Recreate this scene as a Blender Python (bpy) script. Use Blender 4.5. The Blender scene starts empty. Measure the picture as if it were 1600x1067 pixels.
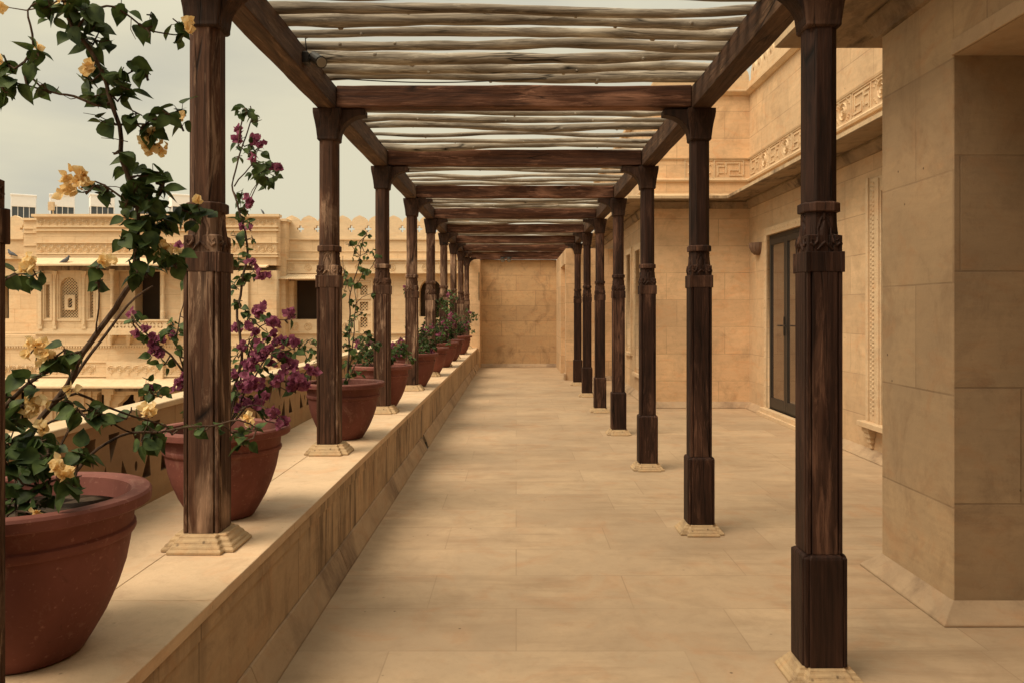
import bpy, bmesh, math, random
from mathutils import Vector, Matrix, noise as mnoise
R = math.radians
scene = bpy.context.scene
COL = scene.collection

# ------------------------------------------------------------------ camera
F = 1260.0; VX = 806.5; VY = 486.0; EYE = 1.65
cam_d = bpy.data.cameras.new('camera'); cam = bpy.data.objects.new('camera', cam_d)
COL.objects.link(cam); scene.camera = cam
cam.location = (0, 0, EYE); cam.rotation_euler = (R(90), 0, 0)
cam_d.sensor_width = 36; cam_d.lens = 36 * F / 1600
cam_d.shift_x = -(VX - 800) / 1600; cam_d.shift_y = -(533.5 - VY) / 1600
cam_d.clip_start = 0.05; cam_d.clip_end = 2000

# ------------------------------------------------------------------ sky and sun
SUN_EL, SUN_AZ = 56, 236       # azimuth measured clockwise from +Y (the view direction)
world = bpy.data.worlds.new("World"); scene.world = world; world.use_nodes = True
wn = world.node_tree.nodes; wl = world.node_tree.links; wn.clear()
def wnode(t, **k):
    n = wn.new(t)
    for a, b in k.items(): setattr(n, a, b)
    return n
sky = wnode('ShaderNodeTexSky', sky_type='NISHITA', sun_disc=False)
sky.sun_elevation = R(SUN_EL); sky.sun_rotation = R(SUN_AZ); sky.air_density = 1.0; sky.dust_density = 4.0
hs = wnode('ShaderNodeHueSaturation'); hs.inputs['Saturation'].default_value = 0.12
wl.new(sky.outputs[0], hs.inputs['Color'])
tc = wnode('ShaderNodeTexCoord'); mp = wnode('ShaderNodeMapping'); mp.inputs['Scale'].default_value = (1.0, 1.0, 3.5)
wl.new(tc.outputs['Generated'], mp.inputs['Vector'])
cn = wnode('ShaderNodeTexNoise'); cn.inputs['Scale'].default_value = 1.7; cn.inputs['Detail'].default_value = 5
cn.inputs['Roughness'].default_value = 0.5
wl.new(mp.outputs[0], cn.inputs['Vector'])
cr = wnode('ShaderNodeValToRGB')
cr.color_ramp.elements[0].position = .38; cr.color_ramp.elements[0].color = (.63, .615, .53, 1)
cr.color_ramp.elements[1].position = .60; cr.color_ramp.elements[1].color = (.91, .845, .625, 1)
wl.new(cn.outputs[0], cr.inputs[0])
# an even overcast: the clear-sky gradient is flattened towards one value, then tinted by the cloud layer
flat = wnode('ShaderNodeMix', data_type='RGBA'); flat.inputs[0].default_value = 0.72
wl.new(hs.outputs[0], flat.inputs[6]); flat.inputs[7].default_value = (8.6, 8.6, 8.6, 1)
mul = wnode('ShaderNodeMix', data_type='RGBA', blend_type='MULTIPLY'); mul.inputs[0].default_value = 1
wl.new(flat.outputs[2], mul.inputs[6]); wl.new(cr.outputs[0], mul.inputs[7])
# an overcast dome is about twice as bright overhead as near the horizon
sz = wnode('ShaderNodeSeparateXYZ'); wl.new(tc.outputs['Generated'], sz.inputs[0])
mr = wnode('ShaderNodeMapRange'); mr.inputs[1].default_value = .30; mr.inputs[2].default_value = .95; mr.inputs[3].default_value = 1.0; mr.inputs[4].default_value = 2.2
wl.new(sz.outputs[2], mr.inputs[0])
dome = wnode('ShaderNodeVectorMath', operation='SCALE'); wl.new(mul.outputs[2], dome.inputs[0]); wl.new(mr.outputs[0], dome.inputs['Scale'])
bg = wnode('ShaderNodeBackground'); bg.inputs['Strength'].default_value = 0.076
wo = wnode('ShaderNodeOutputWorld')
wl.new(dome.outputs[0], bg.inputs['Color']); wl.new(bg.outputs[0], wo.inputs['Surface'])

sun_d = bpy.data.lights.new('sun', 'SUN'); sun = bpy.data.objects.new('sun', sun_d); COL.objects.link(sun)
sun_d.energy = 2.3; sun_d.angle = R(34); sun_d.color = (1.0, .81, .60)
sd = Vector((math.sin(R(SUN_AZ)) * math.cos(R(SUN_EL)), math.cos(R(SUN_AZ)) * math.cos(R(SUN_EL)), math.sin(R(SUN_EL))))
sun.rotation_euler = sd.to_track_quat('Z', 'Y').to_euler(); sun.location = (-6, -6, 12)

scene.view_settings.view_transform = 'Standard'; scene.view_settings.look = 'None'
scene.view_settings.exposure = 0.58; scene.view_settings.gamma = 1.0
scene.cycles.max_bounces = 8; scene.cycles.diffuse_bounces = 3
scene.cycles.use_denoising = True

# ------------------------------------------------------------------ helpers
def fx(px, D): return (px - VX) * D / F
def fz(py, D): return EYE + (VY - py) * D / F
def P(px, py, D): return Vector((fx(px, D), D, fz(py, D)))

class MB:
    def __init__(s): s.bm = bmesh.new()
    def quad(s, pts):
        vs = [s.bm.verts.new(p) for p in pts]
        try: return s.bm.faces.new(vs)
        except ValueError: return None
    def box(s, x0, x1, y0, y1, z0, z1):
        v = [s.bm.verts.new(p) for p in ((x0,y0,z0),(x1,y0,z0),(x1,y1,z0),(x0,y1,z0),(x0,y0,z1),(x1,y0,z1),(x1,y1,z1),(x0,y1,z1))]
        for f in ((3,2,1,0),(4,5,6,7),(0,1,5,4),(1,2,6,5),(2,3,7,6),(3,0,4,7)): s.bm.faces.new([v[i] for i in f])
        return s
    def loft(s, rings, cap=True, closed=True):
        vr = [[s.bm.verts.new(p) for p in r] for r in rings]
        n = len(vr[0])
        for a, b in zip(vr, vr[1:]):
            for i in range(n if closed else n - 1):
                j = (i + 1) % n
                try: s.bm.faces.new((a[i], a[j], b[j], b[i]))
                except ValueError: pass
        if cap and closed:
            s.bm.faces.new(vr[0][::-1]); s.bm.faces.new(vr[-1])
        return s
    def prism(s, poly, fn0, fn1):      # poly of 2D points, mapped twice to 3D
        return s.loft([[fn0(p) for p in poly], [fn1(p) for p in poly]])
    def lathe(s, prof, n=32, c=(0,0,0), wob=0, seed=0):
        rings = []
        for r, z in prof:
            ring = []
            for i in range(n):
                a = 2 * math.pi * i / n
                rr = r * (1 + wob * mnoise.noise(Vector((math.cos(a) * 1.5 + seed, math.sin(a) * 1.5, z * 3))))
                ring.append((c[0] + rr * math.cos(a), c[1] + rr * math.sin(a), c[2] + z))
            rings.append(ring)
        return s.loft(rings)
    def tube(s, pts, rad, n=7, cap=True):
        pts = [Vector(p) for p in pts]; m = len(pts)
        if not hasattr(rad, '__len__'): rad = [rad] * m
        rings = []; up = Vector((.13, .31, 1)).normalized()
        for i, p in enumerate(pts):
            d = (pts[min(i+1, m-1)] - pts[max(i-1, 0)])
            if d.length < 1e-9: d = Vector((0,0,1))
            d.normalize()
            a = d.cross(up)
            if a.length < .05: a = d.cross(Vector((1, 0, 0)))
            a.normalize(); b = d.cross(a); b.normalize(); up = -a.cross(d) if False else up
            rings.append([p + (a * math.cos(2*math.pi*k/n) + b * math.sin(2*math.pi*k/n)) * rad[i] for k in range(n)])
        return s.loft(rings, cap)
    def ring(s, c, r, rt, ax, n=14, m=4):     # small torus for rosettes; ax: function (u,v,w)->3D offset
        rings = []
        for i in range(n + 1):
            a = 2*math.pi*i/n
            rings.append([Vector(c) + Vector(ax((r + rt*math.cos(2*math.pi*k/m)) * math.cos(a), (r + rt*math.cos(2*math.pi*k/m)) * math.sin(a), rt*math.sin(2*math.pi*k/m))) for k in range(m)])
        return s.loft(rings, cap=False)
    def mesh(s, me, M=None):
        if M: me.transform(M)
        s.bm.from_mesh(me); return s
    def build(s, name, mat, parent=None, smooth=False, bevel=0, origin=None, seg=1):
        bmesh.ops.remove_doubles(s.bm, verts=s.bm.verts, dist=1e-5) if smooth else None
        bmesh.ops.recalc_face_normals(s.bm, faces=s.bm.faces)
        off = Vector(origin) if origin else Vector((0, 0, 0))
        p = parent
        while p is not None: off = off + p.location; p = p.parent
        if off.length > 0: bmesh.ops.translate(s.bm, verts=s.bm.verts, vec=-off)
        me = bpy.data.meshes.new(name); s.bm.to_mesh(me); s.bm.free()
        if smooth: me.polygons.foreach_set('use_smooth', [True] * len(me.polygons))
        o = bpy.data.objects.new(name, me); COL.objects.link(o)
        if origin: o.location = origin
        if parent: o.parent = parent
        for m in (mat if isinstance(mat, (list, tuple)) else [mat]): me.materials.append(m)
        if bevel:
            b = o.modifiers.new('bevel', 'BEVEL'); b.width = bevel; b.segments = seg; b.limit_method = 'ANGLE'; b.angle_limit = R(35)
        return o

def plate_mesh(outer, holes, t):
    """flat plate in XY (2D) with holes, thickness t along Z centred at 0, as a new mesh"""
    cu = bpy.data.curves.new('plate', 'CURVE'); cu.dimensions = '2D'; cu.fill_mode = 'BOTH'; cu.extrude = t / 2
    for pts in [outer] + holes:
        sp = cu.splines.new('POLY'); sp.points.add(len(pts) - 1)
        for q, p in zip(sp.points, pts): q.co = (p[0], p[1], 0, 1)
        sp.use_cyclic_u = True
    o = bpy.data.objects.new('plate', cu); COL.objects.link(o)
    dg = bpy.context.evaluated_depsgraph_get(); dg.update()
    me = bpy.data.meshes.new_from_object(o.evaluated_get(dg))
    bpy.data.objects.remove(o); bpy.data.curves.remove(cu)
    return me
# XZ plane facing -Y: plate x->X, y->Z, thickness -> Y
M_XZ = lambda y: Matrix(((1,0,0,0),(0,0,1,y),(0,1,0,0),(0,0,0,1)))
# YZ plane: plate x->Y, y->Z, thickness -> X
M_YZ = lambda x: Matrix(((0,0,1,x),(1,0,0,0),(0,1,0,0),(0,0,0,1)))

def tag(o, label=None, cat=None, group=None, kind=None):
    if label: o['label'] = label
    if cat: o['category'] = cat
    if group: o['group'] = group
    if kind: o['kind'] = kind
    return o
def empty(name, loc=(0,0,0)):
    o = bpy.data.objects.new(name, None); COL.objects.link(o); o.location = loc; o.empty_display_size = .2
    return o
def copy_tree(o, parent=None):
    c = o.copy(); COL.objects.link(c); c.parent = parent
    for ch in [x for x in scene.objects if x.parent == o]: copy_tree(ch, c)
    return c
ORD = ['first','second','third','fourth','fifth','sixth','seventh','eighth','ninth','tenth','eleventh','twelfth']

# ------------------------------------------------------------------ materials
def mat_base(name, rough=.8, spec=.3):
    m = bpy.data.materials.new(name); m.use_nodes = True
    nt = m.node_tree; b = nt.nodes['Principled BSDF']
    b.inputs['Roughness'].default_value = rough; b.inputs['Specular IOR Level'].default_value = spec
    return m, nt, b
def N(nt, t, **k):
    n = nt.nodes.new(t)
    for a, v in k.items():
        if a.startswith('i_'): n.inputs[a[2:].replace('_', ' ')].default_value = v
        else: setattr(n, a, v)
    return n
def mix(nt, fac, a, b, mode='MIX'):
    n = nt.nodes.new('ShaderNodeMix'); n.data_type = 'RGBA'; n.blend_type = mode
    for i, v in ((0, fac), (6, a), (7, b)):
        if hasattr(v, 'is_linked') or isinstance(v, bpy.types.NodeSocket): nt.links.new(v, n.inputs[i])
        elif i == 0: n.inputs[0].default_value = v
        else: n.inputs[i].default_value = (*v, 1) if len(v) == 3 else v
    return n.outputs[2]
def ramp(nt, src, p0, p1, c0=(0,0,0), c1=(1,1,1)):
    n = nt.nodes.new('ShaderNodeValToRGB'); e = n.color_ramp.elements
    e[0].position = p0; e[1].position = p1; e[0].color = (*c0, 1); e[1].color = (*c1, 1)
    nt.links.new(src, n.inputs[0]); return n.outputs[0]
def noise(nt, vec, scale, detail=4, rough=.55, dist=0):
    n = N(nt, 'ShaderNodeTexNoise', i_Scale=scale, i_Detail=detail, i_Roughness=rough, i_Distortion=dist)
    if vec is not None: nt.links.new(vec, n.inputs['Vector'])
    return n.outputs[0]
def mapping(nt, vec, scale=(1,1,1), loc=(0,0,0), rot=(0,0,0)):
    n = nt.nodes.new('ShaderNodeMapping'); n.inputs['Scale'].default_value = scale; n.inputs['Location'].default_value = loc
    n.inputs['Rotation'].default_value = rot
    nt.links.new(vec, n.inputs['Vector']); return n.outputs[0]
def objco(nt, rnd=False):
    t = nt.nodes.new('ShaderNodeTexCoord'); v = t.outputs['Object']
    if rnd:
        oi = nt.nodes.new('ShaderNodeObjectInfo'); mu = N(nt, 'ShaderNodeMath', operation='MULTIPLY'); mu.inputs[1].default_value = 37.0
        nt.links.new(oi.outputs['Random'], mu.inputs[0])
        va = N(nt, 'ShaderNodeVectorMath', operation='ADD'); nt.links.new(v, va.inputs[0]); nt.links.new(mu.outputs[0], va.inputs[1])
        v = va.outputs[0]
    return v
def bump(nt, b, h, strength=.3, dist=.01):
    n = N(nt, 'ShaderNodeBump', i_Strength=strength, i_Distance=dist)
    nt.links.new(h, n.inputs['Height']); nt.links.new(n.outputs[0], b.inputs['Normal']); return n

def stone(name, col, axes=None, bw=.9, bh=.45, mort=.004, var=.22, stain=.5, rough=.75, mdark=.55, grime=(.16,.10,.06), streak=None, bumps=.25, spec=.25, scl=1):
    m, nt, b = mat_base(name, rough, spec)
    v = objco(nt)
    c = Vector(col)
    big = noise(nt, mapping(nt, v, (1,1,1), (3,7,1)), 1.3*scl, 5, .6, .6)
    base = mix(nt, ramp(nt, big, .3, .72), tuple(c * (1 - .5*var)), (min(1, c.x*(1+.32*var)), min(1, c.y*(1+.22*var)), c.z*(1+.05*var)))
    # reddish and grey mineral patches of Jaisalmer stone
    pat = noise(nt, mapping(nt, v, (1,1,1.6), (11,2,5)), 2.6*scl, 6, .65, 1.2)
    base = mix(nt, ramp(nt, pat, .52, .74), base, mix(nt, .55, base, (c.x*.95, c.y*.66, c.z*.48)))
    if axes:
        sx = nt.nodes.new('ShaderNodeSeparateXYZ'); nt.links.new(v, sx.inputs[0])
        cx = nt.nodes.new('ShaderNodeCombineXYZ')
        nt.links.new(sx.outputs[axes[0]], cx.inputs[0]); nt.links.new(sx.outputs[axes[1]], cx.inputs[1])
        wob = noise(nt, v, 1.1, 2)
        br = N(nt, 'ShaderNodeTexBrick', i_Scale=1, i_Mortar_Size=mort, i_Mortar_Smooth=.3, i_Brick_Width=bw, i_Row_Height=bh, i_Bias=0.0, offset=.43, squash=1.25, squash_frequency=3)
        br.inputs['Color1'].default_value = (0,0,0,1); br.inputs['Color2'].default_value = (1,1,1,1); br.inputs['Mortar'].default_value = (.5,.5,.5,1)
        nt.links.new(cx.outputs[0], br.inputs['Vector'])
        tone = mix(nt, br.outputs['Color'], (1-var*.45, 1-var*.55, 1-var*.62), (1.0+var*.18, 1.0+var*.15, 1.0+var*.1))
        base = mix(nt, 1.0, base, tone, 'MULTIPLY')
        jm = N(nt, 'ShaderNodeMath', operation='MULTIPLY'); nt.links.new(br.outputs['Fac'], jm.inputs[0]); nt.links.new(ramp(nt, noise(nt, v, 1.7, 3), .30, .62, (.25,)*3, (1,1,1)), jm.inputs[1])
        base = mix(nt, jm.outputs[0], base, mix(nt, min(1, mdark + .2), base, grime))
    # fine bedding and mottling
    bd = noise(nt, mapping(nt, v, (2.2, 2.2, 15), (1,8,3)), 1.0, 7, .7, .9)
    base = mix(nt, ramp(nt, bd, .32, .70), mix(nt, .40, base, tuple(c * .60)), base)
    mo = noise(nt, v, 9*scl, 6, .75, .4)
    base = mix(nt, ramp(nt, mo, .50, .72, (0,0,0), (.42,)*3), base, mix(nt, .5, base, grime))
    # stains
    st = noise(nt, mapping(nt, v, (1,1,.8), (5,1,9)), 1.9*scl, 7, .72, .8)
    base = mix(nt, ramp(nt, st, .52, .76, (0,0,0), (stain,)*3), base, grime)
    sh = noise(nt, mapping(nt, v, (1,1,1), (15,4,2)), 3.1*scl, 8, .78, 1.6)
    base = mix(nt, ramp(nt, sh, .57, .63, (0,0,0), (stain*.45,)*3), base, mix(nt, .6, base, grime))
    if streak:
        sk = noise(nt, mapping(nt, v, streak), 1.0, 6, .7, .3)
        km = N(nt, 'ShaderNodeMath', operation='MULTIPLY'); nt.links.new(ramp(nt, sk, .46, .62, (0,0,0), (min(1, stain*1.25),)*3), km.inputs[0]); nt.links.new(ramp(nt, noise(nt, v, .8, 3), .44, .58), km.inputs[1])
        base = mix(nt, km.outputs[0], base, grime)
    pt = N(nt, 'ShaderNodeTexVoronoi', i_Scale=7.5); nt.links.new(v, pt.inputs['Vector'])
    pg_ = N(nt, 'ShaderNodeMath', operation='MULTIPLY'); nt.links.new(ramp(nt, pt.outputs['Distance'], .035, .075, (1,1,1), (0,0,0)), pg_.inputs[0]); nt.links.new(ramp(nt, noise(nt, v, 2.2, 2), .56, .60), pg_.inputs[1])
    base = mix(nt, pg_.outputs[0], base, tuple(x*.5 for x in grime))
    sp = noise(nt, v, 42, 4, .7)
    base = mix(nt, ramp(nt, sp, .60, .78, (0,0,0), (.35,)*3), base, tuple(c*.45))
    nt.links.new(base, b.inputs['Base Color'])
    fine = noise(nt, v, 28, 8, .7)
    h = fine
    if axes:
        hm = N(nt, 'ShaderNodeMath', operation='SUBTRACT'); nt.links.new(fine, hm.inputs[0])
        mm = N(nt, 'ShaderNodeMath', operation='MULTIPLY'); nt.links.new(br.outputs['Fac'], mm.inputs[0]); mm.inputs[1].default_value = 1.6
        nt.links.new(mm.outputs[0], hm.inputs[1]); h = hm.outputs[0]
    bump(nt, b, h, bumps, .008)
    rr = N(nt, 'ShaderNodeMapRange'); rr.inputs[3].default_value = rough - .15; rr.inputs[4].default_value = min(1, rough + .12)
    nt.links.new(st, rr.inputs[0]); nt.links.new(rr.outputs[0], b.inputs['Roughness'])
    return m

def wood(name, axis, dark, light, rough=.55, spec=.35, wear=(.30,.18,.11), wearamt=.5):
    m, nt, b = mat_base(name, rough, spec)
    v = objco(nt, True)
    def sc(a, l):
        s = [a, a, a]; s[axis] = l; return tuple(s)
    g = noise(nt, mapping(nt, v, sc(20, 1.1)), 1.0, 8, .72, 1.4)
    g2 = noise(nt, mapping(nt, v, sc(70, 2.2)), 1.0, 4, .6, .2)
    bl = noise(nt, mapping(nt, v, sc(3.2, .9), (4,4,4)), 1.0, 5, .6, .9)
    c = mix(nt, ramp(nt, g, .33, .68), dark, light)
    c = mix(nt, ramp(nt, g2, .42, .75, (0,0,0), (.55,)*3), c, tuple(x*.45 for x in dark))
    c = mix(nt, ramp(nt, bl, .54, .76, (0,0,0), (wearamt,)*3), c, wear)
    c = mix(nt, ramp(nt, bl, .26, .44, (.65,)*3, (0,0,0)), c, tuple(x*.35 for x in dark))
    wr = noise(nt, mapping(nt, v, sc(26, 2.6), (9,9,9)), 1.0, 7, .75, .8)
    wm = N(nt, 'ShaderNodeMath', operation='MULTIPLY'); nt.links.new(ramp(nt, wr, .52, .62), wm.inputs[0]); nt.links.new(ramp(nt, bl, .44, .60, (0,0,0), (wearamt,)*3), wm.inputs[1])
    c = mix(nt, wm.outputs[0], c, wear)
    # long drying cracks
    ck = N(nt, 'ShaderNodeTexVoronoi', feature='DISTANCE_TO_EDGE', i_Scale=1.0)
    nt.links.new(mapping(nt, v, sc(11, .55)), ck.inputs['Vector'])
    cf = ramp(nt, ck.outputs[0], 0.0, .022, (1,1,1), (0,0,0))
    cm = N(nt, 'ShaderNodeMath', operation='MULTIPLY'); nt.links.new(cf, cm.inputs[0]); nt.links.new(ramp(nt, noise(nt, v, 3.1, 2), .5, .62), cm.inputs[1])
    c = mix(nt, cm.outputs[0], c, tuple(x*.15 for x in dark))
    nt.links.new(c, b.inputs['Base Color'])
    a = N(nt, 'ShaderNodeMath', operation='SUBTRACT'); nt.links.new(g, a.inputs[0]); nt.links.new(cm.outputs[0], a.inputs[1])
    a2 = N(nt, 'ShaderNodeMath', operation='ADD'); nt.links.new(a.outputs[0], a2.inputs[0]); nt.links.new(g2, a2.inputs[1])
    bump(nt, b, a2.outputs[0], .45, .006)
    rr = N(nt, 'ShaderNodeMapRange'); rr.inputs[3].default_value = rough - .12; rr.inputs[4].default_value = rough + .25
    nt.links.new(bl, rr.inputs[0]); nt.links.new(rr.outputs[0], b.inputs['Roughness'])
    return m

def simple(name, col, rough=.6, spec=.3, var=.15, nscale=8, metal=0):
    m, nt, b = mat_base(name, rough, spec)
    v = objco(nt, True); n = noise(nt, v, nscale, 5, .6)
    c = Vector(col)
    nt.links.new(mix(nt, n, tuple(c*(1-var)), tuple(c*(1+var))), b.inputs['Base Color'])
    b.inputs['Metallic'].default_value = metal
    bump(nt, b, n, .15, .003)
    return m

def leafy(name, c1, c2, rough=.5, trans=.35, nscale=22, spec=.35):
    m, nt, b = mat_base(name, rough, spec)
    v = objco(nt)
    c = mix(nt, ramp(nt, noise(nt, v, nscale, 2), .35, .65), c1, c2)
    nt.links.new(c, b.inputs['Base Color'])
    tr = nt.nodes.new('ShaderNodeBsdfTranslucent'); nt.links.new(c, tr.inputs['Color'])
    ms = nt.nodes.new('ShaderNodeMixShader'); ms.inputs[0].default_value = trans
    nt.links.new(b.outputs[0], ms.inputs[1]); nt.links.new(tr.outputs[0], ms.inputs[2])
    nt.links.new(ms.outputs[0], nt.nodes['Material Output'].inputs['Surface'])
    return m

SAND = (.62, .43, .235)
M = {}
M['floor'] = stone('floor_slabs', (.50,.37,.245), (0,1), 1.15, .56, .004, .24, .34, rough=.62, mdark=.45, streak=(1.0,5.0,1.0), bumps=.12, grime=(.24,.155,.09))
M['coping'] = stone('coping_slabs', (.66,.49,.325), None, var=.26, stain=.55, rough=.7, bumps=.3, grime=(.27,.16,.10))
M['ledge'] = stone('ledge_face_stone', (.50,.36,.225), (1,2), 1.05, 2.0, .006, .10, .8, streak=(1,9,1.0), grime=(.13,.085,.05))
M['skirt'] = stone('skirting_stone', (.46,.33,.21), None, 1.35, 3.0, .005, .10, .6, streak=(1.5,1.5,1), grime=(.15,.095,.06))
M['pier_x'] = stone('pier_ashlar_side', (.49,.355,.22), (1,2), 1.25, .60, .006, .32, .65, grime=(.20,.125,.07), mdark=.5)  # darker copy of the side wall stone, whose tone is raised as lit
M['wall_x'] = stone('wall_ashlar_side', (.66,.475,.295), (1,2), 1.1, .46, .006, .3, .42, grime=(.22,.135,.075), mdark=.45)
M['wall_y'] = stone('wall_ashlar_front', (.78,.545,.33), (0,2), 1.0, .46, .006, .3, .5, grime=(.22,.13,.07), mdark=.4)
M['pier_y'] = stone('pier_ashlar', (.40,.29,.18), (0,2), 1.3, .62, .006, .32, .65, grime=(.16,.105,.065), mdark=.5, bumps=.3)  # front wall stone again, with the pier's porch shade in its colour
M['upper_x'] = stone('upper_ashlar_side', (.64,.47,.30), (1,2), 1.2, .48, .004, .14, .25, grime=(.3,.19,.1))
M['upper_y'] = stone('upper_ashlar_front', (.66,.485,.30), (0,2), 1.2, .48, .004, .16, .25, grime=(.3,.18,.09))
M['carved'] = stone('carved_sandstone', (.66,.49,.31), None, var=.14, stain=.3, grime=(.28,.17,.09))
M['soffit'] = stone('soffit_stain_shade', (.34,.25,.16), None, var=.3, stain=.85, streak=(5,2.2,1), grime=(.055,.035,.022))  # stained terrace soffits; also the eave shade painted on the courtyard building
M['eave'] = stone('eave_slabs', (.60,.45,.28), (0,1), .8, 3, .004, .2, .7, streak=(6,2,1), grime=(.12,.08,.05))
M['end_wall'] = stone('end_wall_ashlar', (.64,.435,.245), (0,2), 1.0, .45, .007, .26, .85, grime=(.18,.11,.06), mdark=.55, scl=1.3)
M['facade'] = stone('facade_ashlar', (.74,.56,.36), (0,2), .95, .42, .008, .16, .35, grime=(.38,.22,.11), scl=.8, mdark=.4)
M['facade_c'] = stone('facade_carving', (.76,.59,.39), None, var=.12, stain=.22, grime=(.38,.24,.12))
M['plaster'] = stone('lintel_plaster', (.52,.375,.24), None, var=.08, stain=.2, rough=.85)
M['parapet'] = stone('parapet_stone', (.40,.26,.14), None, var=.2, stain=.45, grime=(.19,.115,.065))
M['opening_dark_stone'] = stone('opening_dark_stone', (.24,.155,.09), None, var=.3, stain=.6, grime=(.05,.03,.02))
M['cap'] = stone('parapet_cap_stone', (.66,.51,.33), None, var=.12, stain=.25)
M['plinth'] = stone('plinth_stone', (.52,.375,.22), None, var=.3, stain=1.0, scl=2.5, grime=(.13,.08,.05), bumps=.6)
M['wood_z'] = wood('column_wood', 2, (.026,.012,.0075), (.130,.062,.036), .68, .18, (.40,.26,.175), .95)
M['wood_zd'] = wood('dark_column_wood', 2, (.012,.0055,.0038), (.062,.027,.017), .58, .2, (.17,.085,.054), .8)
M['wood_y'] = wood('side_beam_wood', 1, (.026,.013,.008), (.100,.052,.030), .68, .2, (.20,.125,.075), .55)
M['wood_x'] = wood('cross_beam_wood', 0, (.030,.011,.0065), (.145,.062,.034), .66, .2, (.36,.185,.12), .8)
M['pole'] = wood('pole_wood', 0, (.095,.075,.058), (.44,.385,.31), .85, .12, (.60,.555,.47), .7)
M['clay'] = None
def clay():
    m, nt, b = mat_base('terracotta', .72, .25)
    v = objco(nt, True)
    n1 = noise(nt, v, 3.2, 6, .65, .6); n2 = noise(nt, mapping(nt, v, (5,5,1.3)), 1, 5, .7); n3 = noise(nt, v, 60, 3)
    c = mix(nt, ramp(nt, n1, .3, .7), (.125,.040,.030), (.225,.080,.062))
    c = mix(nt, ramp(nt, n2, .55, .8, (0,0,0), (.6,)*3), c, (.13,.05,.035))
    c = mix(nt, ramp(nt, n3, .62, .75, (0,0,0), (.35,)*3), c, (.52,.27,.2))
    n4 = noise(nt, mapping(nt, v, (1,1,.7), (3,3,3)), 4.5, 8, .75, 1.2)
    c = mix(nt, ramp(nt, n4, .56, .70, (0,0,0), (.6,)*3), c, (.36,.20,.15))      # lime bloom and dust
    c = mix(nt, ramp(nt, n4, .30, .40, (.7,)*3, (0,0,0)), c, (.06,.024,.018))      # damp patches
    oi = nt.nodes.new('ShaderNodeObjectInfo'); mr_ = N(nt, 'ShaderNodeMapRange'); mr_.inputs[3].default_value = .75; mr_.inputs[4].default_value = 1.2; nt.links.new(oi.outputs['Random'], mr_.inputs[0])
    vs = N(nt, 'ShaderNodeVectorMath', operation='SCALE'); nt.links.new(c, vs.inputs[0]); nt.links.new(mr_.outputs[0], vs.inputs['Scale']); c = vs.outputs[0]
    nt.links.new(c, b.inputs['Base Color']); bump(nt, b, n4, .35, .006)
    return m
M['clay'] = clay()
M['soil'] = simple('soil', (.07,.05,.035), .95, .1, .6, 60)
M['bark'] = wood('bark', 2, (.045,.028,.02), (.15,.10,.07), .85, .1, (.22,.16,.12), .4)
M['leaf'] = leafy('leaf_green', (.020,.040,.011), (.085,.130,.036), .55, .25, 22, .2)
M['leaf2'] = leafy('leaf_light_green', (.032,.058,.016), (.095,.145,.04), .55, .3, 22, .2)
M['yellow'] = leafy('yellow_bracts', (.82,.54,.20), (.95,.78,.46), .7, .4, 30, .1)
M['pink'] = leafy('magenta_bracts', (.23,.055,.12), (.40,.14,.22), .7, .4, 26, .1)
M['black'] = simple('dark_metal', (.022,.018,.015), .45, .4, .2)
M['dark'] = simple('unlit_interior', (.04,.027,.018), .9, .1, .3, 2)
M['white'] = simple('painted_steel', (.80,.80,.80), .55, .3, .06)
M['vent'] = simple('louvre_steel', (.06,.075,.09), .5, .4, .2)
M['pigeon'] = simple('pigeon_feathers', (.10,.11,.13), .7, .3, .3, 30)
M['lamp'] = simple('lamp_clay', (.17,.10,.065), .7, .3, .3, 20)
M['lens'] = simple('lamp_lens', (.22,.2,.17), .2, .5, .05)
def glassm():
    m, nt, b = mat_base('door_glass', .07, .6)
    v = objco(nt); c = mix(nt, noise(nt, v, 1.5, 3), (.055,.036,.026), (.10,.068,.048)); nt.links.new(c, b.inputs['Base Color'])
    b.inputs['Coat Weight'].default_value = .6; b.inputs['Coat Roughness'].default_value = .04
    return m
M['glass'] = glassm()
M['ground'] = stone('courtyard_paving', (.45,.33,.2), (0,1), 1.2, .8, .01, .2, .4)

# ------------------------------------------------------------------ ground, terrace floor
CY0 = -4.6
g = MB(); g.quad([(-400,-400,CY0),(400,-400,CY0),(400,600,CY0),(-400,600,CY0)])
tag(g.build('ground', M['ground']), kind='structure')
f = MB(); f.box(-1.14, 7.2, -3.2, 24.3, -.4, 0)
tag(f.build('terrace_floor', M['floor']), kind='structure')

def boxmap(mb, fn, u0, u1, v0, v1, w0, w1):
    c = [(u0,v0,w0),(u1,v0,w0),(u1,v1,w0),(u0,v1,w0),(u0,v0,w1),(u1,v0,w1),(u1,v1,w1),(u0,v1,w1)]
    v = [mb.bm.verts.new(fn(*p)) for p in c]
    for q in ((3,2,1,0),(4,5,6,7),(0,1,5,4),(1,2,6,5),(2,3,7,6),(3,0,4,7)): mb.bm.faces.new([v[i] for i in q])
def sweep(mb, path, mit, sec):
    """section of (distance, z) carried along wall corners with mitred offsets"""
    rings = [[(p[0] + m[0]*d, p[1] + m[1]*d, z) for d, z in sec] for p, m in zip(path, mit)]
    mb.loft(rings)
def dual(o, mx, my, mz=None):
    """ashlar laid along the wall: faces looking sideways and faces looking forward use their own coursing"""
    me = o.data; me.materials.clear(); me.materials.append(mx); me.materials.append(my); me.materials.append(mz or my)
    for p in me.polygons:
        n = p.normal; p.material_index = 0 if abs(n.x) > .7 else (2 if abs(n.z) > .7 else 1)

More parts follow.
